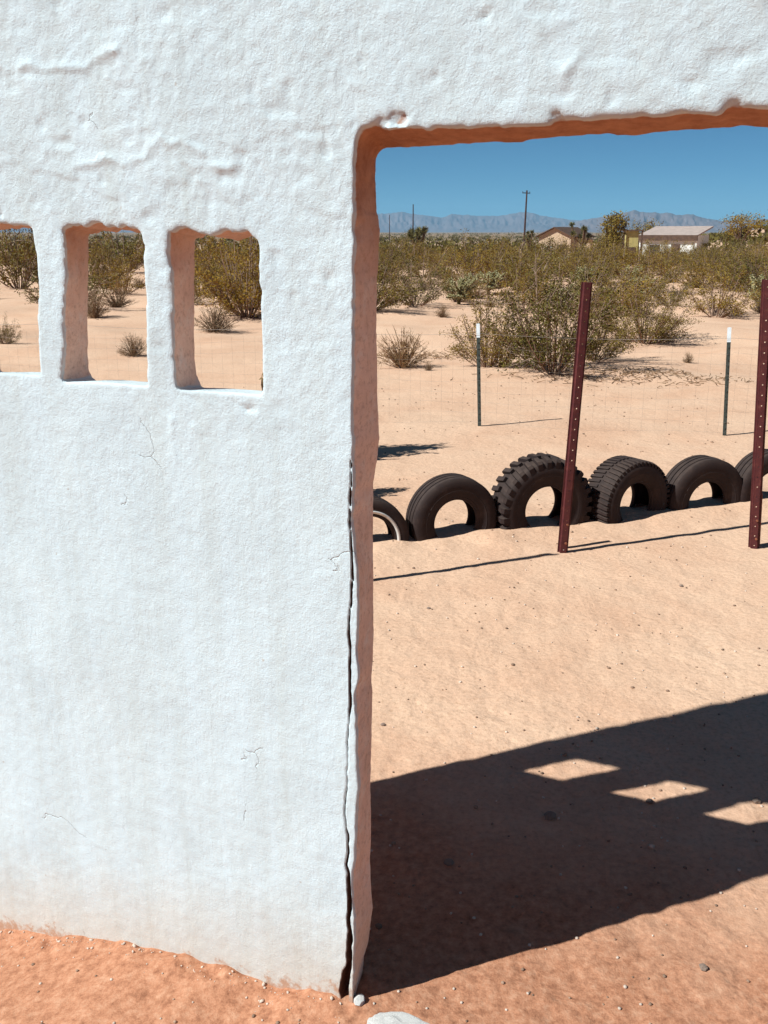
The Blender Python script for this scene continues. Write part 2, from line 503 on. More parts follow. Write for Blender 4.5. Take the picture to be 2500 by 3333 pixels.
# ------------------------------------------------------------------ mountains
def build_mountains(name, dist, prof, thick, seed, label, lo, hi):
    az = np.arange(lo, hi, 0.05)
    h = np.interp(az, [p[0] for p in prof], [p[1] for p in prof])
    h = h + 5 * fbm(np.stack([az * 1.7, 0 * az, 0 * az + seed], 1), 4, seed)
    nv = 40
    v = np.linspace(0, 1, nv)
    V = np.zeros((len(az), nv, 3))
    for k, t in enumerate(v):
        rad = dist - thick * (0.55 - t)
        prof_h = (1 - abs(t - 0.55) / 0.55) if t < 0.55 else (1 - (t - 0.55) / 0.45)
        X, Y = rad * np.sin(np.radians(az)), rad * np.cos(np.radians(az))
        rid = 1 - np.abs(fbm(np.stack([az * 2.6 + t * 1.5, np.full_like(az, t * 6.0), np.full_like(az, seed)], 1), 4, seed + 3))
        Z = h * (prof_h ** 0.9) * (1 - 0.30 * (1 - rid) * (1 - prof_h ** 6)) - 6
        V[:, k] = np.stack([X, Y, Z], 1)
    n0, n1 = V.shape[:2]
    i = np.arange(n0 - 1)[:, None] * n1; j = np.arange(n1 - 1)[None, :]
    F = np.stack([i + j, i + n1 + j, i + n1 + j + 1, i + j + 1], -1).reshape(-1, 4)
    m = mesh_np(name, V.reshape(-1, 3), F)
    if m.polygons[0].normal.z < 0: m.flip_normals()
    tag(link(name, m, M['mountain'], smooth=True), label, kind='structure')
build_mountains('mountains', 9000, [(-60, 150), (-40, 190), (-25, 160), (-12, 185), (-0.2, 174), (0.9, 187), (1.3, 180), (2.7, 154), (3.4, 136), (3.9, 164), (5.1, 156), (6.2, 151), (6.9, 154), (7.75, 189), (8.6, 168), (9.7, 138), (10.5, 118), (12, 100), (20, 60), (40, 150), (60, 130)],
                1500, 21, 'long blue ridge of mountains along the horizon', -60, 60)
build_mountains('mountains', 6000, [(8, -10), (10.2, 40), (11.4, 82), (13.1, 112), (14.1, 131), (14.7, 126), (15.6, 113), (17.2, 107), (18, 84), (18.8, 68), (21.2, 80), (30, 120), (45, 70)],
                1200, 33, 'nearer mauve ridge rising behind the flat-roofed building', 8, 45)

# ------------------------------------------------------------------ the plastered wall
TH = 0.107
JF = [(0.0257,1.9232),(0.0206,1.9003),(0.0189,1.8537),(0.0197,1.8115),(0.0181,1.7796),(0.0188,1.7256),(0.0171,1.6816),(0.0158,1.6145),(0.0136,1.5285),(0.012,1.4401),(0.0114,1.3798),(0.0123,1.337),(0.013,1.2812),(0.0112,1.2305),(0.0094,1.1919),(0.0151,1.1408),(0.0202,1.0956),(0.0224,1.0292),(0.0212,0.961),(0.015,0.9114),(0.0197,0.8773),(0.0216,0.8423),(0.0119,0.8117),(0.0135,0.7468),(0.0155,0.6511),(0.018,0.5913),(0.0128,0.5128),(0.009,0.4329),(0.0038,0.3751),(-0.0005,0.333),(0.0043,0.2686),(0.0066,0.1853),(0.0029,0.124),(0.0006,0.0622),(0.0015,-0.0173)]
JB = [(0.0224,1.903),(0.0121,1.8815),(0.0132,1.815),(0.0145,1.7869),(0.0197,1.7756),(0.0223,1.7471),(0.0169,1.6662),(0.0154,1.5772),(0.0179,1.4859),(0.0192,1.4048),(0.0219,1.3412),(0.0162,1.2953),(0.0083,1.2484),(0.0072,1.127),(0.0077,1.0227),(0.0081,0.9154),(0.0049,0.8339),(0.0017,0.7959),(0.0039,0.7738),(0.0006,0.7044),(-0.0021,0.6102),(-0.004,0.5219),(-0.0021,0.4077),(-0.004,0.3231),(-0.0011,0.2556),(0.0044,0.1965),(-0.0023,0.1413),(-0.0075,0.0948),(-0.0211,0.0445),(-0.0248,-0.012),(-0.0218,-0.076)]
LF = [(0.0257,1.9232),(0.0379,1.9303),(0.0591,1.9354),(0.074,1.9278),(0.1095,1.9248),(0.1444,1.9238),(0.1788,1.9234),(0.2125,1.9239),(0.2458,1.9216),(0.2784,1.9226),(0.2901,1.9254),(0.2957,1.9195),(0.3317,1.9199),(0.3733,1.92),(0.3833,1.9261),(0.4135,1.9293),(0.4337,1.9256),(0.4633,1.9261),(0.5068,1.9277),(0.5541,1.9264),(0.5863,1.9285),(0.6226,1.9276),(0.6408,1.9241),(0.6489,1.9324),(0.6752,1.9328),(0.7101,1.9294)]
LB = [(0.016,1.8978),(0.0256,1.9013),(0.0416,1.9024),(0.0856,1.902),(0.1348,1.9024),(0.183,1.9039),(0.2416,1.9044),(0.2988,1.9029),(0.321,1.9072),(0.3541,1.909),(0.4081,1.9099),(0.4503,1.9112),(0.4868,1.9069),(0.5021,1.9073),(0.5322,1.9109),(0.6106,1.9124),(0.6581,1.9133),(0.705,1.9086)]
CRACK = [(-0.0088,-0.3),(-0.0088,-0.0575),(-0.0104,0.0136),(-0.0072,0.0854),(-0.0114,0.1359),(-0.0077,0.1802),(-0.0108,0.2551),(-0.0029,0.324),(-0.014,0.3776),(-0.0097,0.4112),(-0.0099,0.459),(-0.016,0.5202),(-0.0091,0.584),(-0.0076,0.6452),(-0.0054,0.7056),(-0.0001,0.7802),(0.0,0.852),(0.0007,0.9156),(-0.0015,0.9706),(0.0064,1.0468),(0.011,1.0809),(0.015,1.1277),(0.0189,1.1802),(0.0114,1.2559),(0.0092,1.2996),(0.0067,1.6648),(0.0122,1.6981),(0.0164,1.731),(0.0155,1.7689),(0.0209,1.8115),(0.0226,1.8536),(0.0242,1.895)]
WINS = [dict(fl=[(-0.990,1.76),(-0.992,1.6),(-1.0,1.44)], bl=[(-1.0,1.76),(-1.0004,1.5387),(-1.0095,1.4264)], r=[(-0.7628,1.7615),(-0.7585,1.7025),(-0.7596,1.6425),(-0.773,1.5563),(-0.7814,1.447)],
             t=[(-1.0,1.765),(-0.92,1.772),(-0.8506,1.7714),(-0.8241,1.7674),(-0.7977,1.7641),(-0.7628,1.7615)], b=[(-1.0186,1.4198),(-0.8908,1.4266)]),
        dict(fl=[(-0.6743,1.7581),(-0.6747,1.7134),(-0.6755,1.6514),(-0.6859,1.6226),(-0.6995,1.5544),(-0.7009,1.5001),(-0.7209,1.4396)], bl=[(-0.6975,1.7467),(-0.7026,1.7008),(-0.7206,1.5632),(-0.7299,1.4555),(-0.7246,1.4285),(-0.7094,1.4164)],
             r=[(-0.472,1.7542),(-0.4654,1.741),(-0.4616,1.7216),(-0.466,1.6985),(-0.4649,1.6487),(-0.4712,1.5677),(-0.4812,1.4451)],
             t=[(-0.6743,1.7581),(-0.6508,1.7637),(-0.6052,1.7624),(-0.5917,1.7690),(-0.5674,1.7680),(-0.5566,1.7600),(-0.5243,1.7603),(-0.5113,1.7660),(-0.5003,1.7621),(-0.4659,1.753)], b=[(-0.7094,1.4164),(-0.6365,1.4225),(-0.5703,1.4231)]),
        dict(fl=[(-0.3984,1.7512),(-0.4065,1.7058),(-0.3983,1.6732),(-0.4017,1.5996),(-0.4043,1.5148),(-0.4053,1.4396)], bl=[(-0.411,1.7481),(-0.4179,1.6582),(-0.4253,1.5605),(-0.4297,1.4836),(-0.4256,1.4466),(-0.4126,1.4202)],
             r=[(-0.1943,1.7415),(-0.1892,1.7301),(-0.1884,1.7015),(-0.1918,1.6725),(-0.1876,1.6388),(-0.1916,1.5783),(-0.1918,1.5253),(-0.1938,1.4453)],
             t=[(-0.3984,1.7512),(-0.3609,1.7594),(-0.3297,1.7512),(-0.2906,1.7448),(-0.2707,1.7529),(-0.243,1.7494),(-0.2127,1.7511),(-0.189,1.7358)], b=[(-0.4126,1.4195),(-0.3413,1.4229),(-0.2634,1.4247)])]

def sz(prof, z):                     # s as a function of height
    p = sorted(prof, key=lambda q: q[1]); return np.interp(z, [q[1] for q in p], [q[0] for q in p])
def zs(prof, s):                     # height as a function of s
    p = sorted(prof); return np.interp(s, [q[0] for q in p], [q[1] for q in p])
def smin(a, b, k):
    h = np.clip(0.5 + 0.5 * (b - a) / k, 0, 1)
    return b + (a - b) * h - k * h * (1 - h)
def smax(a, b, k): return -smin(-a, -b, k)

def axis(segs):
    out = [segs[0][0]]
    for a, b, st in segs:
        n = max(1, int(round((b - a) / st)))
        out += list(np.linspace(a, b, n + 1)[1:])
    return np.array(out)

RIDGES = [
    (0.0045, 0.007, [(-0.625, 1.876), (-0.543, 1.891), (-0.477, 1.884), (-0.442, 1.891), (-0.421, 1.913), (-0.406, 1.921), (-0.347, 1.916), (-0.306, 1.895)]),
    (-0.0035, 0.004, [(-0.441, 2.174), (-0.441, 2.126), (-0.44, 2.056), (-0.44, 1.995), (-0.442, 1.916)]),
    (0.005, 0.009, [(-0.803, 2.082), (-0.736, 2.076), (-0.67, 2.074), (-0.567, 2.065), (-0.526, 2.085), (-0.496, 2.088)]),
    (-0.006, 0.005, [(-0.403, 1.417), (-0.352, 1.411), (-0.314, 1.407), (-0.276, 1.413), (-0.239, 1.4), (-0.209, 1.405)]),
    (0.004, 0.007, [(-0.419, 1.366), (-0.421, 1.323), (-0.418, 1.276)]),
    (-0.004, 0.006, [(-0.1, 1.926), (-0.036, 1.922), (0.013, 1.926)]),
    (0.005, 0.008, [(0.4, 1.995), (0.419, 2.014), (0.43, 2.031), (0.451, 2.043)]),
    (-0.005, 0.008, [(0.155, 1.991), (0.178, 2.0)]),
    (0.004, 0.007, [(-0.35, 1.877), (-0.279, 1.872), (-0.23, 1.868)]),
    (-0.004, 0.006, [(-0.503, 2.018), (-0.457, 2.017)]),
    (-0.006, 0.007, [(0.244, 2.081), (0.262, 2.087)]),
    (-0.006, 0.007, [(0.476, 1.948), (0.473, 1.962)]),
]
def build_wall():
    ax = axis([(-1.22, -0.045, 0.0055), (-0.045, 0.035, 0.002), (0.035, 0.76, 0.0055), (0.76, 1.75, 0.03)])
    ay = axis([(-0.012, 0.008, 0.004), (0.008, 0.098, 0.009), (0.098, 0.122, 0.004)])
    az = axis([(-0.42, -0.27, 0.02), (-0.27, 2.24, 0.0055), (2.24, 2.96, 0.03)])
    S, Y, Z = np.meshgrid(ax, ay, az, indexing='ij')
    S = S.astype(np.float32); Y = Y.astype(np.float32); Z = Z.astype(np.float32)
    s1, z1 = ax, az
    y01 = np.clip(Y / TH, 0, 1)
    # outer block: free end on the viewer's left, top and far end out of view
    d = smax(smax(np.interp(Z, [-0.3, 0.0, 0.6, 1.0, 3.0], [-1.195, -1.165, -1.115, -1.095, -1.09]) - S, S - 1.70, 0.03), smax(Z - 2.90, -0.38 - Z, 0.02), 0.03)
    d = smax(d, smax(-Y, Y - TH, 0.01), 0.014)
    # doorway
    jf, jb = sz(JF, z1)[None, None, :], sz(JB, z1)[None, None, :]
    def n1d(v, f, sd): return vnoise(np.stack([v * f, 0 * v + 0.5, 0 * v + sd], 1), sd) + 0.6 * vnoise(np.stack([v * f * 2.3, 0 * v + 0.5, 0 * v + sd], 1), sd + 1)
    jf = jf + (0.0022 * n1d(z1, 45, 91))[None, None, :]
    sj = jf + (jb - jf) * y01
    lf, lb = zs(LF, s1)[:, None, None], zs(LB, s1)[:, None, None]
    lf = lf + (0.0026 * n1d(s1, 55, 93))[:, None, None]
    zl = lf + (lb - lf) * y01
    door = smin(smin(S - sj, zl - Z, 0.014), 0.97 - S, 0.05)
    d = smax(d, door, 0.003)
    for w in WINS:
        fl, bl = sz(w['fl'], z1)[None, None, :], sz(w['bl'], z1)[None, None, :]
        fl = fl + (0.0022 * n1d(z1, 50, 95))[None, None, :]
        sl = fl + (bl - fl) * y01
        sr = sz(w['r'], z1)[None, None, :] + 0.010 * y01
        zt = zs(w['t'], s1)[:, None, None] + (0.0032 * n1d(s1, 70, 97))[:, None, None] - 0.012 * y01
        zb = zs(w['b'], s1)[:, None, None] + 0.012 * (1 - y01)
        op = smin(smin(S - sl, sr - S, 0.012), smin(zt - Z, Z - zb, 0.008), 0.006)
        d = smax(d, op, 0.0035)
    # settling crack beside the jamb, widening to the ground
    sc = sz(CRACK, z1)
    hw = np.interp(z1, [-0.4, 0.02, 0.2, 0.4, 0.6, 0.9, 1.1, 1.32, 1.34, 1.6, 1.66, 1.9, 1.91], [0.015, 0.0135, 0.0066, 0.0040, 0.0026, 0.0022, 0.0026, 0.0016, -0.003, -0.003, -0.003, -0.003, -0.003])
    hw = hw * 0.64 * (1 + 0.35 * vnoise(np.stack([z1 * 38, 0 * z1, 0 * z1], 1), 5)) + 0.0006 * vnoise(np.stack([z1 * 90, 0 * z1, 0 * z1], 1), 6)
    sc = sc + 0.0016 * vnoise(np.stack([z1 * 55, 0 * z1, 0 * z1 + 3], 1), 7)
    sc = np.minimum(sc, np.minimum(sz(JF, z1), sz(JF, z1) + 0.48 * (sz(JB, z1) - sz(JF, z1))) - 0.0045 - np.maximum(hw, 0))
    dep = np.interp(z1, [0, 0.5, 1.2, 2], [0.046, 0.044, 0.04, 0.03])
    cr = smax(np.abs(S - sc[None, None, :]) - hw[None, None, :], Y - dep[None, None, :], 0.002)
    d = np.maximum(d, -cr)
    # chips knocked out of the lintel edge and the window heads
    for cs, cz, r in ((0.075, 1.937, 0.013), (0.108, 1.938, 0.019), (0.392, 1.930, 0.013), (0.66, 1.935, 0.012), (-0.88, 1.782, 0.012), (-0.845, 1.786, 0.008)):
        i0, i1 = np.searchsorted(ax, [cs - 0.05, cs + 0.05]); k0, k1 = np.searchsorted(az, [cz - 0.05, cz + 0.05])
        sl_ = (slice(i0, i1), slice(None), slice(k0, k1))
        s_, y_, z_ = S[sl_], Y[sl_], Z[sl_]
        nn = vnoise(np.stack([s_.ravel() * 75, y_.ravel() * 75, z_.ravel() * 75], 1), 80).reshape(s_.shape)
        q = np.sqrt((s_ - cs) ** 2 * 0.5 + (z_ - cz) ** 2 + (y_ * 1.3) ** 2) - r * 0.75 + 0.004 * nn
        d[sl_] = smax(d[sl_], -q, 0.003)
    inside = d < 0
    nx, ny, nz = d.shape
    c = np.zeros((nx - 1, ny - 1, nz - 1), np.int8)
    for a in (0, 1):
        for b in (0, 1):
            for e in (0, 1):
                c += inside[a:nx - 1 + a, b:ny - 1 + b, e:nz - 1 + e]
    act = np.argwhere((c > 0) & (c < 8))
    idx = np.full(c.shape, -1, np.int32)
    idx[act[:, 0], act[:, 1], act[:, 2]] = np.arange(len(act))
    acc = np.zeros((len(act), 3)); cnt = np.zeros(len(act))
    A = (ax, ay, az)
    corners = [(0,0,0),(1,0,0),(0,1,0),(1,1,0),(0,0,1),(1,0,1),(0,1,1),(1,1,1)]
    val = {k: d[act[:, 0] + k[0], act[:, 1] + k[1], act[:, 2] + k[2]] for k in corners}
    for k in corners:
        for dim in range(3):
            if k[dim]: continue
            k2 = tuple(1 if q == dim else k[q] for q in range(3))
            v0, v1 = val[k], val[k2]
            mk = (v0 < 0) != (v1 < 0)
            t = np.where(mk, v0 / np.where(mk, v0 - v1, 1), 0)
            for q in range(3):
                p0 = A[q][act[:, q] + k[q]]
                p1 = A[q][act[:, q] + k2[q]]
                acc[:, q] += np.where(mk, p0 + (p1 - p0) * t, 0)
            cnt += mk
    V = acc / cnt[:, None]
    F = []
    e = inside[:-1, 1:-1, 1:-1] != inside[1:, 1:-1, 1:-1]
    i, j, k = np.nonzero(e); j += 1; k += 1
    q = np.stack([idx[i, j-1, k-1], idx[i, j, k-1], idx[i, j, k], idx[i, j-1, k]], 1)
    F.append(np.where(inside[i, j, k][:, None], q, q[:, ::-1]))
    e = inside[1:-1, :-1, 1:-1] != inside[1:-1, 1:, 1:-1]
    i, j, k = np.nonzero(e); i += 1; k += 1
    q = np.stack([idx[i-1, j, k-1], idx[i-1, j, k], idx[i, j, k], idx[i, j, k-1]], 1)
    F.append(np.where(inside[i, j, k][:, None], q, q[:, ::-1]))
    e = inside[1:-1, 1:-1, :-1] != inside[1:-1, 1:-1, 1:]
    i, j, k = np.nonzero(e); i += 1; j += 1
    q = np.stack([idx[i-1, j-1, k], idx[i, j-1, k], idx[i, j, k], idx[i-1, j, k]], 1)
    F.append(np.where(inside[i, j, k][:, None], q, q[:, ::-1]))
    F = np.concatenate(F)
    m = mesh_np('wall', V, F)
    N = np.zeros(len(m.vertices) * 3, np.float32)
    m.vertices.foreach_get('normal', N)
    N = N.reshape(-1, 3)
    # trowelled relief: broad swells, daubs, ridges left by the float, grit; rougher towards the top
    P = V
    core = (P[:, 1] > 0.004) & (P[:, 1] < 0.09) & (np.abs(P[:, 0] - np.interp(P[:, 2], z1, sc)) < np.interp(P[:, 2], z1, hw) + 0.0035) & (P[:, 2] < 1.34) & (np.interp(P[:, 2], z1, hw) > 0) & (P[:, 0] < sz(JF, P[:, 2]) + (sz(JB, P[:, 2]) - sz(JF, P[:, 2])) * np.clip(P[:, 1] / TH, 0, 1) - 0.0055)
    at = m.attributes.new('core', 'FLOAT', 'POINT')
    at.data.foreach_set('value', core.astype(np.float32))
    top = sstep(1.15, 1.9, P[:, 2])
    h = 0.0035 * fbm(P * 1.6, 2, 40)
    h += 0.0009 * fbm(P * np.array([8, 8, 6]), 2, 42)
    rg = 1 - np.abs(fbm(P * np.array([7, 7, 12]) + 0.8 * vnoise(P * 5, 50)[:, None], 3, 44))
    pat = sstep(0.05, 0.5, vnoise(P * 3.0, 52))
    h += 0.0010 * np.clip((rg - 0.8) / 0.2, 0, 1) ** 2 * pat * (0.15 + top)
    # edges where one coat of plaster stops short of the next
    ed = fbm(P * np.array([2.6, 2.6, 3.4]) + 2.2, 4, 61)
    h += 0.0016 * sstep(-0.02, 0.02, ed) * (0.15 + 0.85 * top)
    h += (0.0005 + 0.0005 * top) * fbm(P * np.array([60, 60, 46]), 2, 46, 0.6)
    # ridges, seams and scars the float left
    fr = P[:, 1] < 0.03
    for amp, wid, L in RIDGES:
        best = np.full(len(P), 9.0)
        wob = 0.006 * vnoise(P * 40, 71)
        for (a0, b0), (a1, b1) in zip(L[:-1], L[1:]):
            dx, dz = a1 - a0, b1 - b0
            t = np.clip(((P[:, 0] - a0) * dx + (P[:, 2] - b0) * dz) / (dx * dx + dz * dz), 0, 1)
            best = np.minimum(best, np.hypot(P[:, 0] - a0 - t * dx + wob, P[:, 2] - b0 - t * dz + wob))
        h += fr * amp * np.exp(-(best / wid) ** 2) * (0.6 + 0.8 * vnoise(P * 22, 72))
    pits = vnoise(P * 27, 48)
    h -= 0.005 * np.clip(pits - 0.68, 0, 1) * (0.15 + top) * 2
    spots = vnoise(P * 9.0, 53)
    h += 0.0022 * np.clip(vnoise(P * 70, 54) - 0.35, 0, 1) * sstep(0.2, 0.7, spots) * (0.3 + top)
    V2 = V + N * h[:, None]
    m.vertices.foreach_set('co', V2.astype(np.float32).ravel())
    m.update()
    o = link('plastered_wall', m, M['plaster'], smooth=True)
    m.set_sharp_from_angle(angle=R(50))
    o.location = (WJ[0], WJ[1], 0)
    o.rotation_euler = (0, 0, math.atan2(WD[1], WD[0]))
    tag(o, 'rough white plastered wall with a row of small window holes and a doorway', 'wall')
build_wall()

def wpt(s, t, z=0.0):
    p = WJ + WD * s + WNRM * t
    return (p[0], p[1], z)

# ------------------------------------------------------------------ stones and gravel
def rock_mesh(name, seed, sub=2, flat=0.6, rough=0.3):
    bm = bmesh.new()
    bmesh.ops.create_icosphere(bm, subdivisions=sub, radius=1)
    P = np.array([v.co[:] for v in bm.verts])
    n = fbm(P * 1.3 + seed, 3, seed)
    for v, k in zip(bm.verts, n):
        v.co = v.co * (1 + rough * k)
        v.co.z *= flat
    m = bpy.data.meshes.new(name); bm.to_mesh(m); bm.free()
    return m

def place_stone(name, x, y, size, label, mat, seed, flat=0.55, sink=0.3, cat='stone', stretch=1.0, rz=0.0, sub=2, group=None):
    o = link(name, rock_mesh(name, seed, sub, flat), mat)
    o.scale = (size * stretch, size, size)
    o.location = (x, y, g1(x, y) + size * flat * (1 - 2 * sink))
    o.rotation_euler = (0, 0, rz)
    return tag(o, label, cat, group)
place_stone('stone', 0.045, 1.745, 0.045, 'pale flat slab of stone in the sand at the foot of the door jamb', M['palestone'], 3, 0.20, 0.42, stretch=1.7, rz=-0.35, sub=4)
place_stone('plaster_chunk', -0.058, 1.835, 0.015, 'white chunk of broken plaster at the bottom of the cracked jamb', M['palestone'], 5, 0.8, 0.3, cat='plaster', sub=2)
for x, y, r, lab, sd in ((0.516, 2.58, 0.019, 'dark stone alone in the middle of the wall shadow', 8), (0.187, 2.355, 0.014, 'small dark stone in the shadow close to the jamb', 9),
                         (0.850, 2.66, 0.013, 'dark stone in the shadow just below the middle light patch', 10), (1.192, 2.665, 0.014, 'stone lying in the rightmost light patch', 11),
                         (0.79, 1.94, 0.011, 'dark stone on the sunlit sand in front of the shadow edge', 12), (1.53, 4.60, 0.011, 'dark stone on the open sunlit sand to the right of the leaning red post', 13),
                         (0.218, 4.31, 0.010, 'dark stone on the sunlit sand below the smooth worn tyre', 14), (-0.004, 3.15, 0.009, 'dark stone by the jamb just above the wall shadow', 15)):
    place_stone('stone', x, y, r, lab, M['stone'], sd, sink=0.12)

def gravel(count, name, mat, label, near):
    tm = [rock_mesh('g', s, 1, 0.7, 0.35) for s in (1, 2, 3)]
    data = []
    for m in tm:
        data.append((np.array([v.co[:] for v in m.vertices]), np.array([p.vertices[:] for p in m.polygons])))
        bpy.data.meshes.remove(m)
    VV, FF, base = [], [], 0
    for k in range(count):
        a = R(RNG.uniform(-25, 25)); r = 1.1 + near * RNG.random() ** 1.6
        x, y = r * math.sin(a), r * math.cos(a)
        t = (np.array([x, y]) - WJ) @ WNRM; s = (np.array([x, y]) - WJ) @ WD
        if -0.05 < t < TH + 0.04 and -1.2 < s < 0.0: continue
        size = 0.0018 + 0.0030 * RNG.random() ** 2 + (0.006 * RNG.random() if RNG.random() < 0.07 else 0) + 0.0006 * r
        Vt, Ft = data[k % 3]
        ang = RNG.uniform(0, 6.28)
        c, s_ = math.cos(ang), math.sin(ang)
        Vr = np.stack([Vt[:, 0] * c - Vt[:, 1] * s_, Vt[:, 0] * s_ + Vt[:, 1] * c, Vt[:, 2]], 1) * size
        VV.append(Vr + np.array([x, y, g1(x, y) + size * 0.3])); FF.append(Ft + base); base += len(Vt)
    o = link(name, mesh_np(name, np.concatenate(VV), np.concatenate(FF)), mat)
    tag(o, label, 'gravel', kind='stuff')
gravel(1000, 'gravel', M['gravel'], 'loose dark grit and small pebbles scattered over the sand', 10.5)
gravel(500, 'pale_gravel', M['palegravel'], 'pale chips and pebbles scattered over the near sand', 5.0)

def crumbs():
    rng = np.random.default_rng(44)
    m = rock_mesh('c', 6, 1, 0.7, 0.45)
    Vt = np.array([v.co[:] for v in m.vertices]); Ft = np.array([p.vertices[:] for p in m.polygons]); bpy.data.meshes.remove(m)
    VV, FF, base = [], [], 0
    for k in range(170):
        s_ = rng.uniform(-1.17, 0.0); t_ = -0.004 - abs(rng.normal(0, 0.035))
        x, y, _ = wpt(s_, t_)
        size = 0.0014 + 0.0045 * rng.random() ** 4
        Vr = Vt * size * rng.uniform(0.6, 1.3, 3) @ np.array(Matrix.Rotation(rng.uniform(0, 6.28), 3, 'Z'))
        VV.append(Vr + np.array([x, y, g1(x, y) + size * 0.3])); FF.append(Ft + base); base += len(Vt)
    tag(link('plaster_crumbs', mesh_np('plaster_crumbs', np.concatenate(VV), np.concatenate(FF)), M['palegravel']), 'crumbs of plaster and soil along the foot of the wall', 'crumbs', kind='stuff')
crumbs()

# ------------------------------------------------------------------ tyres half buried in a row
def lathe(name, prof, n=72):
    """closed profile of (axial, radius) turned about the Y axis"""
    k = len(prof)
    V, F = [], []
    for i in range(n):
        a = 2 * math.pi * i / n
        for ax_, r in prof:
            V.append((r * math.cos(a), ax_, r * math.sin(a)))
    for i in range(n):
        for j in range(k):
            F.append((i*k + j, i*k + (j+1) % k, ((i+1) % n)*k + (j+1) % k, ((i+1) % n)*k + j))
    m = mesh_np(name, V, F)
    bm = bmesh.new(); bm.from_mesh(m); bmesh.ops.recalc_face_normals(bm, faces=bm.faces); bm.to_mesh(m); bm.free()
    return m

def tyre_profile(Ro, ri, w, grooves=True):
    h = w / 2
    tread_w = h * 0.78
    p = []
    # outer tread from left to right, with circumferential grooves
    p.append((-h * 0.86, Ro * 0.965))
    if grooves:
        e = tread_w
        gs = [-0.55, 0.0, 0.55]
        xs = [-e]
        p.append((-e, Ro - 0.004))
        for g in gs:
            c = g * e
            p += [(c - 0.0055, Ro - 0.001 - 0.004 * abs(g)), (c - 0.004, Ro - 0.008), (c + 0.004, Ro - 0.008), (c + 0.0055, Ro - 0.001 - 0.004 * abs(g))]
        p.append((e, Ro - 0.004))
    else:
        p += [(-tread_w, Ro - 0.004), (-tread_w * .4, Ro), (tread_w * .4, Ro), (tread_w, Ro - 0.004)]
    p.append((h * 0.86, Ro * 0.965))
    sec = Ro - ri
    side = [(0.97, 0.80), (1.0, 0.62), (0.985, 0.45), (0.955, 0.42), (0.93, 0.30), (0.80, 0.13), (0.74, 0.085), (0.73, 0.02), (0.60, 0.0), (0.52, 0.03)]
    p += [(h * a, ri + sec * b) for a, b in side]
    # inside of the carcass
    ins = [(0.58, 0.16), (0.84, 0.42), (0.86, 0.60), (0.74, 0.80)]
    p += [(h * a, ri + sec * b) for a, b in ins]
    p += [(-h * a, ri + sec * b) for a, b in reversed(ins)]
    p += [(-h * a, ri + sec * b) for a, b in reversed(side)]
    return p

def lug_mesh(L, Wd, H, skew):
    """tread block: axial length L, width around the tyre Wd, height H"""
    b = 0.82
    v = [(-Wd/2 - skew, 0, -0.012), (Wd/2 - skew, 0, -0.012), (Wd/2 + skew, L, -0.012), (-Wd/2 + skew, L, -0.012),
         (-Wd/2*b - skew, L*.04, H), (Wd/2*b - skew, L*.04, H), (Wd/2*b + skew, L*.93, H*.92), (-Wd/2*b + skew, L*.93, H*.92),
         (-Wd/2*.9 + skew*1.3, L*1.09, H*.15), (Wd/2*.9 + skew*1.3, L*1.09, H*.15), (Wd/2*.85 + skew*1.35, L*1.10, -0.035), (-Wd/2*.85 + skew*1.35, L*1.10, -0.035)]
    f = [(4, 5, 6, 7), (0, 1, 5, 4), (1, 2, 6, 5), (3, 0, 4, 7), (7, 6, 9, 8), (8, 9, 10, 11), (2, 10, 9, 6), (3, 7, 8, 11)]
    m = bpy.data.meshes.new('lug'); m.from_pydata(v, [], f); m.update()
    return m

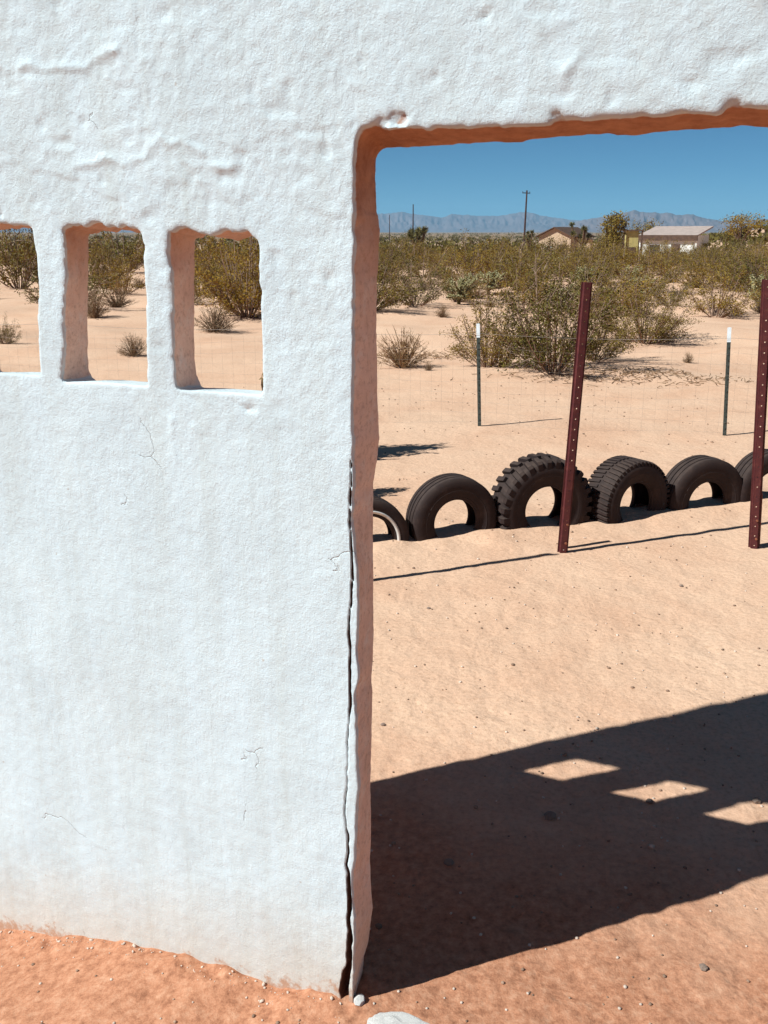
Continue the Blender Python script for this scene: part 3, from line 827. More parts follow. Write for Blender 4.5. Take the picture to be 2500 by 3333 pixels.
def tyre(i, Ro, ri, w, cz, rz, label, lean=0.0, lugs=0, lug_size=None, white=False, name='tyre'):
    x, y = TIRES[i]
    t = empty(name, (x, y, g1(x, y)), rz)
    t.rotation_euler = (lean, 0, rz)
    tag(t, label, 'tyre', 'half-buried tyres in a row')
    body = link('casing', lathe('casing', tyre_profile(Ro if not lugs else Ro - 0.012, ri, w, not lugs)), M['rubber'], t, smooth=False)
    body.data.polygons.foreach_set('use_smooth', np.ones(len(body.data.polygons), dtype=bool))
    body.data.set_sharp_from_angle(angle=R(32))
    body.location = (0, 0, cz)
    sec = Ro - ri
    # raised bead ring and shoulder rib moulded on the sidewall facing the viewer
    for rr, nm in ((ri + sec * 0.45, 'sidewall_rib'), (ri + sec * 0.16, 'bead_ring')):
        mb = MB()
        yy = -w / 2 * (0.965 if nm == 'sidewall_rib' else 0.80)
        mb.tube([(rr * math.cos(a), yy, rr * math.sin(a)) for a in np.linspace(0, 2 * math.pi, 61)], 0.0035, 5, False)
        o = mb.build(nm, M['rubber'], t, True); o.location = (0, 0, cz)
    if white:
        r0, r1 = ri + sec * 0.22, ri + sec * 0.40
        m = lathe('whitewall', [(-w/2*0.90 - .002, r0), (-w/2*0.97 - .003, (r0+r1)/2), (-w/2*0.985 - .002, r1), (-w/2*0.90, (r0+r1)/2)])
        o = link('whitewall', m, M['whitewall'], t, True); o.location = (0, 0, cz)
        tag(o, 'white stripe around the sidewall')
    if lugs:
        L, Wd, H, sk = lug_size
        lm = [lug_mesh(L, Wd, H, sk), lug_mesh(L, Wd, H, sk)]
        for v in lm[1].vertices: v.co = (v.co.x, -v.co.y, v.co.z)
        lm[1].flip_normals()
        k = 0
        for n in range(lugs):
            for side in (0, 1):
                a = 2 * math.pi * (n + 0.5 * side) / lugs
                if cz + Ro * math.sin(a) < -0.03: continue           # below the sand
                o = link('tread_block', lm[side], M['rubber'], t)
                # local x around the tyre, y axial, z outward
                r = Ro - 0.012
                Mx = Matrix(((-math.sin(a), 0, math.cos(a)), (0, 1, 0), (math.cos(a), 0, math.sin(a)))).to_4x4()
                o.matrix_local = Matrix.Translation((r * math.cos(a), (0.006 if side == 0 else -0.006), r * math.sin(a) + cz)) @ Mx
    return t
ROW = math.atan2(0.575, 1.685)
tyre(0, 0.255, 0.150, 0.15, 0.0, ROW - 0.05, 'black tyre with a white sidewall stripe, half hidden by the door jamb', white=True)
tyre(1, 0.275, 0.135, 0.17, 0.068, ROW + 0.03, 'smooth worn black tyre between the white-striped tyre and the knobby one')
tyre(2, 0.310, 0.140, 0.21, 0.092, ROW + 0.02, 'largest knobby tyre with chunky tread blocks, beside the leaning red post', lugs=30, lug_size=(0.088, 0.036, 0.020, 0.008), lean=0.02)
tyre(3, 0.286, 0.135, 0.235, 0.060, ROW + 0.22, 'turned tyre with fine blocky tread, just right of the leaning red post', lugs=52, lug_size=(0.096, 0.020, 0.008, 0.005), lean=-0.02)
tyre(4, 0.298, 0.140, 0.18, 0.022, ROW + 0.02, 'plain black tyre, the last whole one before the right-hand red post')
tyre(5, 0.275, 0.140, 0.17, 0.03, ROW + 0.05, 'plain black tyre mostly hidden behind the right-hand red post')

# sand heaped against the feet of the tyres is part of the ground's berm

# ------------------------------------------------------------------ red steel posts
def channel_mesh(h, z0):
    """hat-shaped steel channel with a perforated web"""
    w2, dep, fl = 0.016, 0.020, 0.010
    V, F = [], []
    def quad(a, b, c, d):
        n = len(V); V.extend([a, b, c, d]); F.append((n, n+1, n+2, n+3))
    pitch, hr = 0.058, 0.0038
    z = z0
    def strip(x0, y0, x1, y1, za, zb): quad((x0, y0, za), (x1, y1, za), (x1, y1, zb), (x0, y0, zb))
    n = int((h - z0) / pitch)
    for i in range(n + 1):
        za, zb = z0 + i * pitch, min(z0 + (i + 1) * pitch, h)
        zc = (za + zb) / 2
        if zb - za < 0.03:
            strip(-w2, 0, w2, 0, za, zb)
        else:
            c0, c1 = zc - w2, zc + w2
            strip(-w2, 0, w2, 0, za, c0); strip(-w2, 0, w2, 0, c1, zb)
            ring_o = []; ring_i = []
            for k in range(8):
                a = math.pi / 4 * k
                u, v = math.cos(a), math.sin(a)
                mx = max(abs(u), abs(v))
                ring_o.append((u / mx * w2, 0, zc + v / mx * w2)); ring_i.append((u * hr, 0, zc + v * hr))
            for k in range(8):
                quad(ring_i[k], ring_o[k], ring_o[(k+1) % 8], ring_i[(k+1) % 8])
    strip(w2, 0, w2 + 0.004, dep, z0, h); strip(-w2 - 0.004, dep, -w2, 0, z0, h)
    strip(w2 + 0.004, dep, w2 + 0.004 + fl, dep, z0, h); strip(-w2 - 0.004 - fl, dep, -w2 - 0.004, dep, z0, h)
    m = bpy.data.meshes.new('channel'); m.from_pydata(V, [], F)
    bm = bmesh.new(); bm.from_mesh(m)
    bmesh.ops.remove_doubles(bm, verts=bm.verts, dist=1e-5)
    bm.to_mesh(m); bm.free(); m.update()
    return m

def red_post(x, y, h, lx, ly, rz, label, stub=0.31):
    p = empty('steel_post', (x, y, g1(x, y)), 0)
    p.rotation_euler = Matrix.Rotation(0, 3, 'Z').to_euler()
    d = Vector((lx, ly, h)).normalized()
    q = Vector((0, 0, 1)).rotation_difference(d)
    p.rotation_mode = 'QUATERNION'
    p.rotation_quaternion = q @ Matrix.Rotation(rz, 3, 'Z').to_quaternion()
    o = link('channel', channel_mesh(h, -0.3), M['red_steel'], p)
    s = o.modifiers.new('thickness', 'SOLIDIFY'); s.thickness = 0.004; s.offset = 0
    mb = MB()                                              # short ground stake bolted to the foot
    mb.box(0.014, 0.040, 0.070, 0.075, -0.3, stub)
    mb.box(0.035, 0.040, 0.0755, 0.098, -0.3, stub - 0.01)
    mb.build('ground_stake', M['rust'], p)
    mb = MB()
    for z in (0.06, 0.17):
        mb = MB(); mb.tube([(0.008, -0.010, z), (0.008, 0.012, z)], 0.007, 6)
        mb.build('bolt', M['rust'], p)
    return tag(p, label, 'post', 'red steel posts')
red_post(1.02, 5.13, 1.50, 0.05, 0.0, 0.10, 'oxide red perforated steel post leaning right in front of the tyres')
red_post(2.13, 5.20, 1.51, -0.09, 0.0, -0.25, 'weathered red steel post at the right edge of the view')
red_post(-0.42, 4.53, 1.50, 0.0, 0.0, 0.1, 'red steel post behind the plastered wall, its thin shadow reaching the leaning post')

# ------------------------------------------------------------------ wire fence on green posts
FP = [(-7.56, 10.75), (-5.42, 10.27), (-3.28, 9.78), (-1.08, 9.29), (0.90, 8.84), (3.04, 8.35), (5.18, 7.87)]
def fence_post(x, y, h, lx, label):
    p = empty('fence_post', (x, y, g1(x, y)), 0)
    p.rotation_euler = (0, math.atan2(lx, h), math.atan2(-0.49, 2.14))
    tip = 0.125
    def tee(z0, z1):
        mb = MB()
        mb.box(-0.016, 0.016, -0.003, 0.003, z0, z1)
        mb.box(-0.003, 0.003, 0.0032, 0.028, z0, z1)
        return mb
    tee(-0.3, h - tip).build('shaft', M['green_steel'], p)
    tee(h - tip, h).build('painted_tip', M['white_tip'], p)
    mb = MB()
    for z in np.arange(0.06, h - tip - 0.02, 0.055):
        mb.box(-0.004, 0.004, -0.010, -0.0032, z, z + 0.012)
    tag(mb.build('studs', M['green_steel'], p), kind='stuff')
    return tag(p, label, 'fence post', 'green posts of the wire fence')
LB_ = {4: 'thin green steel fence post with a white tip, standing left of the leaning red post', 5: 'thin green steel fence post with a white tip, next to the right-hand red post'}
for i, (x, y) in enumerate(FP):
    if i in (0, 1, 6): continue
    fence_post(x, y, 0.95, (-0.04, -0.05)[i % 2], LB_.get(i, 'green steel fence post behind the wall, ' + ('nearer the middle window hole' if i == 2 else 'nearer the window hole by the doorway')))

def fence_wire():
    root = empty('wire_fence', (FP[4][0], FP[4][1], 0))
    tag(root, 'sagging fence of thin square wire mesh strung between the white-tipped posts', 'fence')
    off = Vector((FP[4][0], FP[4][1], 0))
    hor, ver, topw = MB(), MB(), MB()
    for i in range(len(FP) - 1):
        a, b = FP[i], FP[i + 1]
        za, zb = g1(*a), g1(*b)
        n = 8
        for k, z in enumerate(np.arange(0.03, 0.80, 0.10)):
            pts = []
            for q in range(n + 1):
                t = q / n
                sag = 0.02 * math.sin(math.pi * t) + 0.012 * math.sin(9 * t + k + i)
                pts.append(Vector((a[0] + (b[0]-a[0])*t, a[1] + (b[1]-a[1])*t - 0.012, za + (zb-za)*t + z - sag)) - off)
            hor.tube(pts, 0.0006, 3, False)
        pts = [Vector((a[0] + (b[0]-a[0])*t, a[1] + (b[1]-a[1])*t - 0.012, za + (zb-za)*t + 0.86 - 0.03*math.sin(math.pi*t))) - off for t in np.linspace(0, 1, 7)]
        topw.tube(pts, 0.0013, 4, False)
        for t in np.arange(0.02, 1, 0.05):
            x, y = a[0] + (b[0]-a[0])*t, a[1] + (b[1]-a[1])*t - 0.012
            z = za + (zb-za)*t
            ver.tube([Vector((x, y, z + 0.02)) - off, Vector((x + random.uniform(-.01, .01), y, z + 0.78)) - off], 0.0006, 3, False)
    tag(hor.build('horizontal_wires', M['wire'], root), kind='stuff')
    tag(ver.build('vertical_wires', M['wire'], root), kind='stuff')
    topw.build('top_wire', M['wire'], root)
fence_wire()

# ------------------------------------------------------------------ desert shrubs
def unit(v):
    v = np.asarray(v, float); return v / (np.linalg.norm(v) + 1e-9)

def tube_np(V, F, pts, r0, r1, n=3):
    pts = np.asarray(pts); k = len(pts); base = sum(len(a) for a in V)
    out = []
    for i, p in enumerate(pts):
        t = unit(pts[min(i+1, k-1)] - pts[max(i-1, 0)])
        u = unit(np.cross(t, [0.3, 0.5, 0.81])); w = np.cross(t, u)
        r = r0 + (r1 - r0) * i / (k - 1)
        for a in range(n):
            ang = 2 * math.pi * a / n
            out.append(p + (u * math.cos(ang) + w * math.sin(ang)) * r)
    V.append(np.array(out))
    f = []
    for i in range(k - 1):
        for a in range(n):
            f.append((base + i*n + a, base + i*n + (a+1) % n, base + (i+1)*n + (a+1) % n, base + (i+1)*n + a))
    F.append(np.array(f))

def leaves_np(C, size, rng, up=0.3, aspect=0.5):
    n = len(C)
    d = rng.normal(size=(n, 3)); d[:, 2] += up; d /= np.linalg.norm(d, axis=1)[:, None]
    e = rng.normal(size=(n, 3)); e = np.cross(d, e); e /= np.linalg.norm(e, axis=1)[:, None]
    s = size * rng.uniform(0.6, 1.3, n)[:, None]
    V = np.stack([C, C + d*s*.5 + e*s*aspect*.5, C + d*s, C + d*s*.5 - e*s*aspect*.5], 1).reshape(-1, 3)
    F = np.arange(4 * n).reshape(n, 4)
    return V, F

def bez(a, b, c, n):
    t = np.linspace(0, 1, n)[:, None]
    return (1-t)**2 * a + 2*t*(1-t) * b + t*t * c

def creosote_meshes(seed, nstem=20, nleaf=34, leaf=0.030):
    rng = np.random.default_rng(seed)
    V, F, C = [], [], []
    for k in range(nstem):
        phi = rng.uniform(0, 2*math.pi)
        th = R(84) * rng.random() ** 0.62
        L = rng.uniform(0.72, 1.05)
        tip = np.array([math.sin(th)*math.cos(phi)*0.66, math.sin(th)*math.sin(phi)*0.66, 0.16 + 0.84*math.cos(th)**0.75]) * L
        b = np.array([math.cos(phi)*0.05, math.sin(phi)*0.05, -0.03])
        mid = b*0.4 + tip*np.array([0.62, 0.62, 0.36]) + rng.normal(size=3)*0.03
        st = bez(b, mid, tip, 6)
        tube_np(V, F, st, 0.011, 0.003)
        for q in range(rng.integers(5, 9)):
            t = rng.uniform(0.22, 0.98)
            p = st[int(t*5)] + (st[min(5, int(t*5)+1)] - st[int(t*5)]) * (t*5 % 1)
            d = unit(unit(tip - b)*0.7 + np.array([p[0], p[1], 0.15])*1.2 + rng.normal(size=3)*0.55)
            ln = rng.uniform(0.12, 0.30)
            e = p + d*ln; e[2] = max(e[2], 0.05)
            br = bez(p, (p+e)/2 + rng.normal(size=3)*0.02, e, 4)
            tube_np(V, F, br, 0.0045, 0.0015)
            m = int(nleaf * rng.uniform(0.6, 1.3))
            tt = rng.uniform(0.15, 1.05, m)[:, None]
            C.append(p + (e - p)*tt + rng.normal(size=(m, 3))*np.array([0.030, 0.030, 0.026]))
    C = np.concatenate(C); C = C[C[:, 2] > 0.03]
    lv, lf = leaves_np(C, leaf, rng)
    return mesh_np('creosote_stems', np.concatenate(V), np.concatenate(F)), mesh_np('creosote_leaves', lv, lf)

def drybush_meshes(seed, nst=70, leaf=0.035, nl=1500):
    rng = np.random.default_rng(seed)
    V, F, C = [], [], []
    for k in range(nst):
        phi = rng.uniform(0, 2*math.pi); th = R(82) * rng.random() ** 0.6
        L = rng.uniform(0.75, 1.05)
        tip = np.array([math.sin(th)*math.cos(phi)*0.62, math.sin(th)*math.sin(phi)*0.62, 0.06 + 0.92*math.cos(th)]) * L
        b = np.array([math.cos(phi)*0.04, math.sin(phi)*0.04, -0.02])
        st = bez(b, tip*np.array([.5, .5, .62]) + rng.normal(size=3)*0.04, tip, 5)
        tube_np(V, F, st, 0.010, 0.003)
        for q in range(5):
            t = rng.uniform(0.3, 0.95); p = st[int(t*4)]
            e = p + unit(unit(tip) + rng.normal(size=3)*0.6) * rng.uniform(0.10, 0.28); e[2] = max(e[2], 0.02)
            tube_np(V, F, np.array([p, (p+e)/2 + rng.normal(size=3)*.012, e]), 0.0055, 0.0022)
            m = nl // (nst*5) + 1
            C.append(p + (e-p)*rng.uniform(0.2, 1.05, m)[:, None] + rng.normal(size=(m, 3))*0.02)
    C = np.concatenate(C); C = C[C[:, 2] > 0.01]
    lv, lf = leaves_np(C, leaf, rng, 0.2, 0.35)
    return mesh_np('dry_stems', np.concatenate(V), np.concatenate(F)), mesh_np('dry_leaves', lv, lf)

def cholla_meshes(seed):
    rng = np.random.default_rng(seed)
    V, F, C = [], [], []
    tube_np(V, F, np.array([[0, 0, -.05], [0.02, 0, .2], [0.03, 0.02, .5]]), 0.05, 0.04, 6)
    for k in range(26):
        p = np.array([0.02, 0.0, rng.uniform(0.15, 0.6)])
        d = unit(np.array([rng.normal(), rng.normal(), rng.uniform(0.1, 1.3)]))
        for q in range(rng.integers(2, 4)):
            e = p + d * rng.uniform(0.14, 0.24)
            tube_np(V, F, np.array([p, (p+e)/2, e]), 0.034, 0.026, 5)
            m = 46
            c = p + (e-p)*rng.uniform(0, 1, m)[:, None]
            u = rng.normal(size=(m, 3)); u /= np.linalg.norm(u, axis=1)[:, None]
            C.append(c + u*0.036)
            p = e; d = unit(d + rng.normal(size=3)*0.6 + np.array([0, 0, .25]))
    C = np.concatenate(C); C = C[C[:, 2] > 0.02]
    lv, lf = leaves_np(C, 0.055, rng, 0.0, 0.28)
    return mesh_np('cholla_stems', np.concatenate(V), np.concatenate(F)), mesh_np('cholla_spines', lv, lf)

CRE = [creosote_meshes(100 + k, nstem=(24, 30, 22, 34)[k]) for k in range(4)]
CRE_NEAR = [creosote_meshes(140 + k, nstem=38, nleaf=46, leaf=0.024) for k in range(2)]
DRY = [drybush_meshes(200 + k) for k in range(3)]
DENSE = [drybush_meshes(240, 80, 0.10, 4200)]
CHO = [cholla_meshes(300 + k) for k in range(2)]
for (a, b), (ma, mb_) in [(q, ('stem', 'leaf')) for q in CRE + CRE_NEAR] + [(q, ('drytwig', 'dryleaf')) for q in DRY + DENSE] + [(q, ('chollacore', 'cholla')) for q in CHO]:
    a.materials.append(M[ma]); b.materials.append(M[mb_])

def shrub(kind, x, y, h, w, label, group=None, near=False, k=None):
    nm, cat = {'c': ('creosote_bush', 'bush'), 'd': ('dry_bush', 'bush'), 'y': ('cholla_cactus', 'cactus'), 'x': ('dense_shrub', 'bush')}[kind]
    pool = {'c': CRE_NEAR if near else CRE, 'd': DRY, 'y': CHO, 'x': DENSE}[kind]
    st, lv = pool[random.randrange(len(pool)) if k is None else k % len(pool)]
    r = empty(nm, (x, y, g1(x, y) - 0.01), random.uniform(0, 6.28))
    ww = w / {'c': 1.25, 'd': 1.2, 'y': 1.0, 'x': 1.2}[kind]
    r.scale = (ww * random.uniform(.92, 1.08), ww * random.uniform(.92, 1.08), h)
    a = link('stems', st, None, r); b = link('spines' if kind == 'y' else 'leaves', lv, None, r)
    return tag(r, label, cat, group)

LIST = [
 ('c', 2.18, 12.3, 1.45, 1.80, 'largest creosote bush, behind the leaning red post, casting shade to its right', True),
 ('c', 1.42, 12.95, 1.00, 1.15, 'low creosote bush directly behind the left white-tipped fence post', True),
 ('c', 2.95, 13.6, 1.00, 1.30, 'ragged creosote bush right behind the top of the leaning red post', True),
 ('c', 4.37, 16.09, 0.95, 1.70, 'wide low creosote bush above the sand between the two red posts', True),
 ('d', 0.26, 13.1, 0.60, 0.88, 'rounded brown dry bush beside the door jamb', True),
 ('d', 0.59, 12.58, 0.14, 0.17, 'tiny weed on the sand just right of the rounded dry bush', False),
 ('c', 0.73, 23.06, 1.12, 1.9, 'olive creosote bush next to the jamb, above the rounded dry bush', False),
 ('c', 1.9, 25.1, 0.85, 1.2, 'small creosote bush between the jamb-side bush and the pale cacti', False),
 ('y', 3.03, 28.24, 0.72, 1.1, 'larger pale spiny cholla cactus left of the biggest creosote bush', False),
 ('y', 2.69, 30.5, 0.55, 0.75, 'smaller pale spiny cholla cactus behind the larger one', False),
 ('c', 3.22, 22.6, 1.15, 1.6, 'creosote bush directly behind the largest bush', False),
 ('c', 5.06, 23.5, 1.05, 1.7, 'creosote bush right of the top of the leaning red post', False),
 ('c', 7.58, 22.15, 1.15, 2.0, 'spreading creosote bush above the right-hand fence post', False),
 ('c', 12.4, 33.2, 1.35, 2.2, 'creosote bush at the far right below the hillside', False),
 ('d', 4.27, 13.42, 0.18, 0.19, 'small dark weed alone on the sand left of the right-hand fence post', False),
 ('d', 1.22, 20.2, 0.28, 0.42, 'low dry clump on the sand below the small creosote bush', False),
 ('d', 5.72, 22.6, 0.38, 0.95, 'low brown dry bush between two creosote bushes right of the leaning post', False),
 ('y', 6.78, 33.2, 0.75, 1.1, 'pale cholla cactus catching the sun right of the leaning post', False),
 ('c', 6.92, 23.6, 0.78, 1.3, 'small creosote bush left of the spreading one', False),
 ('d', 8.8, 22.6, 0.45, 0.75, 'brown dry bush at the right edge behind the red post', False),
 ('c', -11.73, 31.4, 2.75, 3.0, 'tall dark bush filling the top of the leftmost window hole', False),
 ('c', -5.9, 15.0, 0.42, 0.55, 'small bush low in the leftmost window hole', False),
 ('c', -11.48, 43.1, 2.7, 3.6, 'dark green bush at the top of the middle window hole', False),
 ('c', -9.0, 31.4, 1.55, 1.5, 'creosote bush beside the reveal of the middle window hole', False),
 ('d', -6.14, 22.4, 0.52, 0.95, 'rounded brown bush in the middle window hole', False),
 ('d', -5.85, 19.6, 0.66, 0.75, 'dark dry bush against the reveal in the middle window hole', False),
 ('d', -3.66, 14.0, 0.36, 0.55, 'small dry weed at lower right in the middle window hole', False),
 ('c', -2.93, 20.8, 1.85, 2.3, 'big creosote bush on the right in the window hole nearest the doorway', True),
 ('c', -7.43, 41.6, 2.1, 2.6, 'dark bush at the back in the window hole nearest the doorway', False),
 ('d', -3.11, 17.7, 0.54, 1.1, 'brown dry shrub lying low in the window hole nearest the doorway', False),
 ('c', -5.2, 36.5, 1.7, 2.4, 'dark bush behind the big creosote in the window hole nearest the doorway', False),
 ('x', -0.66, 7.44, 1.38, 0.62, 'tall narrow shrub behind the wall, its longer shade reaching past the jamb', False),
 ('x', -0.44, 6.30, 0.70, 0.34, 'small narrow shrub behind the wall near the tyres, its shade reaching past the jamb', False),
]
taken = []
for k, (kd, x, y, h, w, lab, near) in enumerate(LIST):
    shrub(kd, x, y, h, w, lab, near=near, k=k); taken.append((x, y, w))

# the scrub between the near bushes and the houses
LAB = {'c': 'olive creosote bush in the scrub beyond the nearer bushes', 'd': 'low brown dry bush in the scrub beyond the nearer bushes', 'y': 'pale cholla cactus in the scrub beyond the nearer bushes'}
GRP = {'c': 'creosote bushes of the scrub', 'd': 'dry bushes of the scrub', 'y': 'cholla cacti of the scrub'}
ORD = ['first', 'second', 'third', 'fourth', 'fifth', 'sixth', 'seventh', 'eighth', 'ninth', 'tenth', 'eleventh', 'twelfth', 'thirteenth', 'fourteenth', 'fifteenth', 'sixteenth', 'seventeenth', 'eighteenth', 'nineteenth', 'twentieth']
spots = []
n = 0; tries = 0
while n < 285 and tries < 9000:
    tries += 1
    az = random.uniform(-1.0, 23.5) if random.random() < 0.84 else random.uniform(-23, -6)
    r = 21 * math.exp(random.random() ** 0.85 * math.log(130 / 21))
    x, y = r * math.sin(R(az)), r * math.cos(R(az))
    kd = random.choices('cdy', (0.64, 0.27, 0.09))[0]
    h = {'c': random.uniform(0.8, 1.45), 'd': random.uniform(0.3, 0.6), 'y': random.uniform(0.5, 0.85)}[kd] * (1 + 0.002 * r)
    w = h * {'c': random.uniform(1.4, 2.1), 'd': random.uniform(1.3, 1.9), 'y': 1.3}[kd]
    if any((x-a)**2 + (y-b)**2 < (0.36*(w+c))**2 for a, b, c in taken): continue
    # leave some of the open sandy lanes
    if vnoise(np.array([[x*0.13, y*0.05, 0.5]]), 77)[0] > 0.40 and r < 60: continue
    taken.append((x, y, w))
    spots.append((kd, x, y, h, w, r, az)); n += 1
NAMES = {'c': 'olive creosote bush', 'd': 'low brown dry bush', 'y': 'pale cholla cactus'}
rank = {}
for kd, x, y, h, w, r, az in sorted(spots, key=lambda q: q[6]):
    band = 'nearest' if r < 30 else 'second' if r < 38 else 'third' if r < 47 else None
    lab = LAB[kd]
    if band and az > -1:
        k = rank[(kd, band)] = rank.get((kd, band), 0) + 1
        if k <= len(ORD): lab = ORD[k-1] + ' ' + NAMES[kd] + ' from the jamb in the ' + band + ' row of far scrub'
    shrub(kd, x, y, h, w, lab, GRP[kd])

def far_scrub():
    rng = np.random.default_rng(5)
    VV, FF, base = [], [], 0
    AZ = np.radians(rng.uniform(-26, 27, 3200)); RR = 105 * np.exp(rng.random(3200) * math.log(1500 / 105))
    XX, YY = RR * np.sin(AZ), RR * np.cos(AZ); GZ = gz(XX, YY)
    for k in range(3200):
        x, y, r = XX[k], YY[k], RR[k]
        h = rng.uniform(0.9, 2.0) + 0.0006 * r; w = h * rng.uniform(0.7, 1.3)
        n_ = 26
        u = rng.normal(size=(n_, 3)); u /= np.linalg.norm(u, axis=1)[:, None]; u[:, 2] = np.abs(u[:, 2])
        c = u * np.array([w*.6, w*.6, h*.8]) * rng.uniform(0.5, 1, n_)[:, None] + np.array([x, y, GZ[k]])
        lv, lf = leaves_np(c, 0.55, rng, 0.6, 0.8)
        VV.append(lv); FF.append(lf + base); base += len(lv)
    o = link('far_scrub', mesh_np('far_scrub', np.concatenate(VV), np.concatenate(FF)), M['leaf'])
    tag(o, 'distant scrub that merges into one olive band under the mountains', 'scrub', kind='stuff')
far_scrub()

def litter():
    rng = np.random.default_rng(9)
    V, F = [], []
    for k in range(420):
        if k < 300: x, y = rng.normal(3.0, 0.8), rng.normal(11.9, 0.30)
        else: x, y = rng.normal(0.9, 0.5), rng.normal(14.6, 0.25)
        a = rng.uniform(0, 6.28); L = rng.uniform(0.04, 0.16)
        z = g1(x, y)
        p = np.array([x, y, z + 0.006]); q = p + np.array([math.cos(a)*L, math.sin(a)*L, rng.uniform(-.004, .05)])
        tube_np(V, F, np.array([p, (p+q)/2 + rng.normal(size=3)*.01, q]), 0.006, 0.003)
    o = link('twig_litter', mesh_np('twig_litter', np.concatenate(V), np.concatenate(F)), M['drytwig'])
    tag(o, 'dead twigs littering the sand under the largest creosote bush', 'twigs', kind='stuff')
litter()

# ------------------------------------------------------------------ yuccas / Joshua trees and far trees
def yucca_tree(x, y, h, w, seed, label, name='joshua_tree', heads=9, blade=0.32):
    rng = np.random.default_rng(seed)
    t = empty(name, (x, y, g1(x, y) - 0.05))
    V, F, C, D = [], [], [], []
    tr = np.array([[0, 0, -0.1], [0.05, 0, h*0.25], [0.0, 0.05, h*0.5]])
    tube_np(V, F, tr, 0.17, 0.13, 7)
    for k in range(heads):
        phi = 2*math.pi*k/heads + rng.uniform(-.3, .3)
        e = np.array([math.cos(phi)*w*0.36*rng.uniform(.3, 1.1), math.sin(phi)*w*0.36*rng.uniform(.3, 1.1), h*rng.uniform(0.62, 0.92)])
        p = np.array([0, 0, h*rng.uniform(0.3, 0.5)])
        br = bez(p, np.array([e[0]*.9, e[1]*.9, p[2] + (e[2]-p[2])*.3]), e, 5)
        tube_np(V, F, br, 0.10, 0.07, 6)
        d = rng.normal(size=(130, 3)); d /= np.linalg.norm(d, axis=1)[:, None]; d[:, 2] = d[:, 2]*.9 + .1
        c = e + d*0.06
        tip = e + d*blade*rng.uniform(.8, 1.15, 130)[:, None]
        s = np.cross(d, rng.normal(size=(130, 3))); s /= np.linalg.norm(s, axis=1)[:, None]
        C.append(np.stack([c - s*.03, c + s*.03, tip + s*.006, tip - s*.006], 1).reshape(-1, 3))
    link('trunk', mesh_np('trunk', np.concatenate(V), np.concatenate(F)), M['bark'], t)
    C = np.concatenate(C)
    link('crown', mesh_np('crown', C, np.arange(len(C)).reshape(-1, 4)), M['yucca'], t)
    return tag(t, label, 'tree')

def bushy_tree(x, y, h, w, seed, label, name='desert_tree'):
    rng = np.random.default_rng(seed)
    t = empty(name, (x, y, g1(x, y) - 0.05))
    V, F, C = [], [], []
    for k in range(16):
        phi = rng.uniform(0, 6.28); rr = w*0.45*math.sqrt(rng.random()); z = h*rng.uniform(0.45, 0.95)
        e = np.array([math.cos(phi)*rr, math.sin(phi)*rr, z])
        tube_np(V, F, bez(np.array([0, 0, -0.1]), np.array([e[0]*.4, e[1]*.4, z*.6]), e, 5), 0.11, 0.03, 5)
        m = 130
        C.append(e + rng.normal(size=(m, 3))*np.array([w*.12, w*.12, h*.09]))
    C = np.concatenate(C); C = C[C[:, 2] > h*0.22]
    lv, lf = leaves_np(C, 0.20, rng, 0.4, 0.55)
    link('trunk', mesh_np('trunk', np.concatenate(V), np.concatenate(F)), M['bark'], t)
    link('crown', mesh_np('crown', lv, lf), M['leaf'], t)
    return tag(t, label, 'tree')

yucca_tree(3.94, 118, 4.2, 2.6, 1, 'bushy yucca tree standing in front of the middle utility pole', heads=14, blade=0.5)
yucca_tree(17.6, 88, 4.1, 2.8, 2, 'open branching yucca tree between the gabled house and the dark tree', heads=7)
bushy_tree(18.5, 80, 3.9, 1.9, 3, 'tall narrow dark tree left of the yellow shed')
yucca_tree(19.6, 86, 3.5, 1.6, 4, 'small yucca tree just left of the yellow shed', heads=6)
bushy_tree(33.8, 128, 4.6, 3.2, 5, 'round yellow-green tree rising behind the flat-roofed building')
yucca_tree(17.9, 122, 4.2, 1.6, 6, 'small yucca tree behind the left slope of the gabled roof', heads=6)
bushy_tree(42.5, 118, 3.4, 4.0, 7, 'low spreading tree on the slope right of the flat-roofed building')

# ------------------------------------------------------------------ far buildings
def facing(x, y): return math.atan2(-x, y)
def window(parent, x, y, z, w, h, mat_frame, axis='x'):
    f = MB(); p = MB(); b = 0.06
    f.box(x - w/2 - b, x + w/2 + b, y - 0.05, y - 0.003, z - b, z); f.box(x - w/2 - b, x + w/2 + b, y - 0.05, y - 0.003, z + h, z + h + b)
    f.box(x - w/2 - b, x - w/2, y - 0.05, y - 0.003, z + 0.002, z + h - 0.002); f.box(x + w/2, x + w/2 + b, y - 0.05, y - 0.003, z + 0.002, z + h - 0.002)
    wo_ = f.build('window', mat_frame, parent)
    p.box(x - w/2, x + w/2, y - 0.025, y - 0.004, z, z + h)
    p.build('pane', M['glass'], wo_)
def door(parent, x, y, z, w, h, mat):
    mb = MB(); mb.box(x - w/2, x + w/2, y - 0.05, y - 0.003, z, z + h)
    d = mb.build('door', mat, parent)
    mb = MB(); mb.box(x + w/2 - 0.16, x + w/2 - 0.08, y - 0.10, y - 0.052, z + h*.47, z + h*.51)
    mb.build('handle', M['wire'], d)

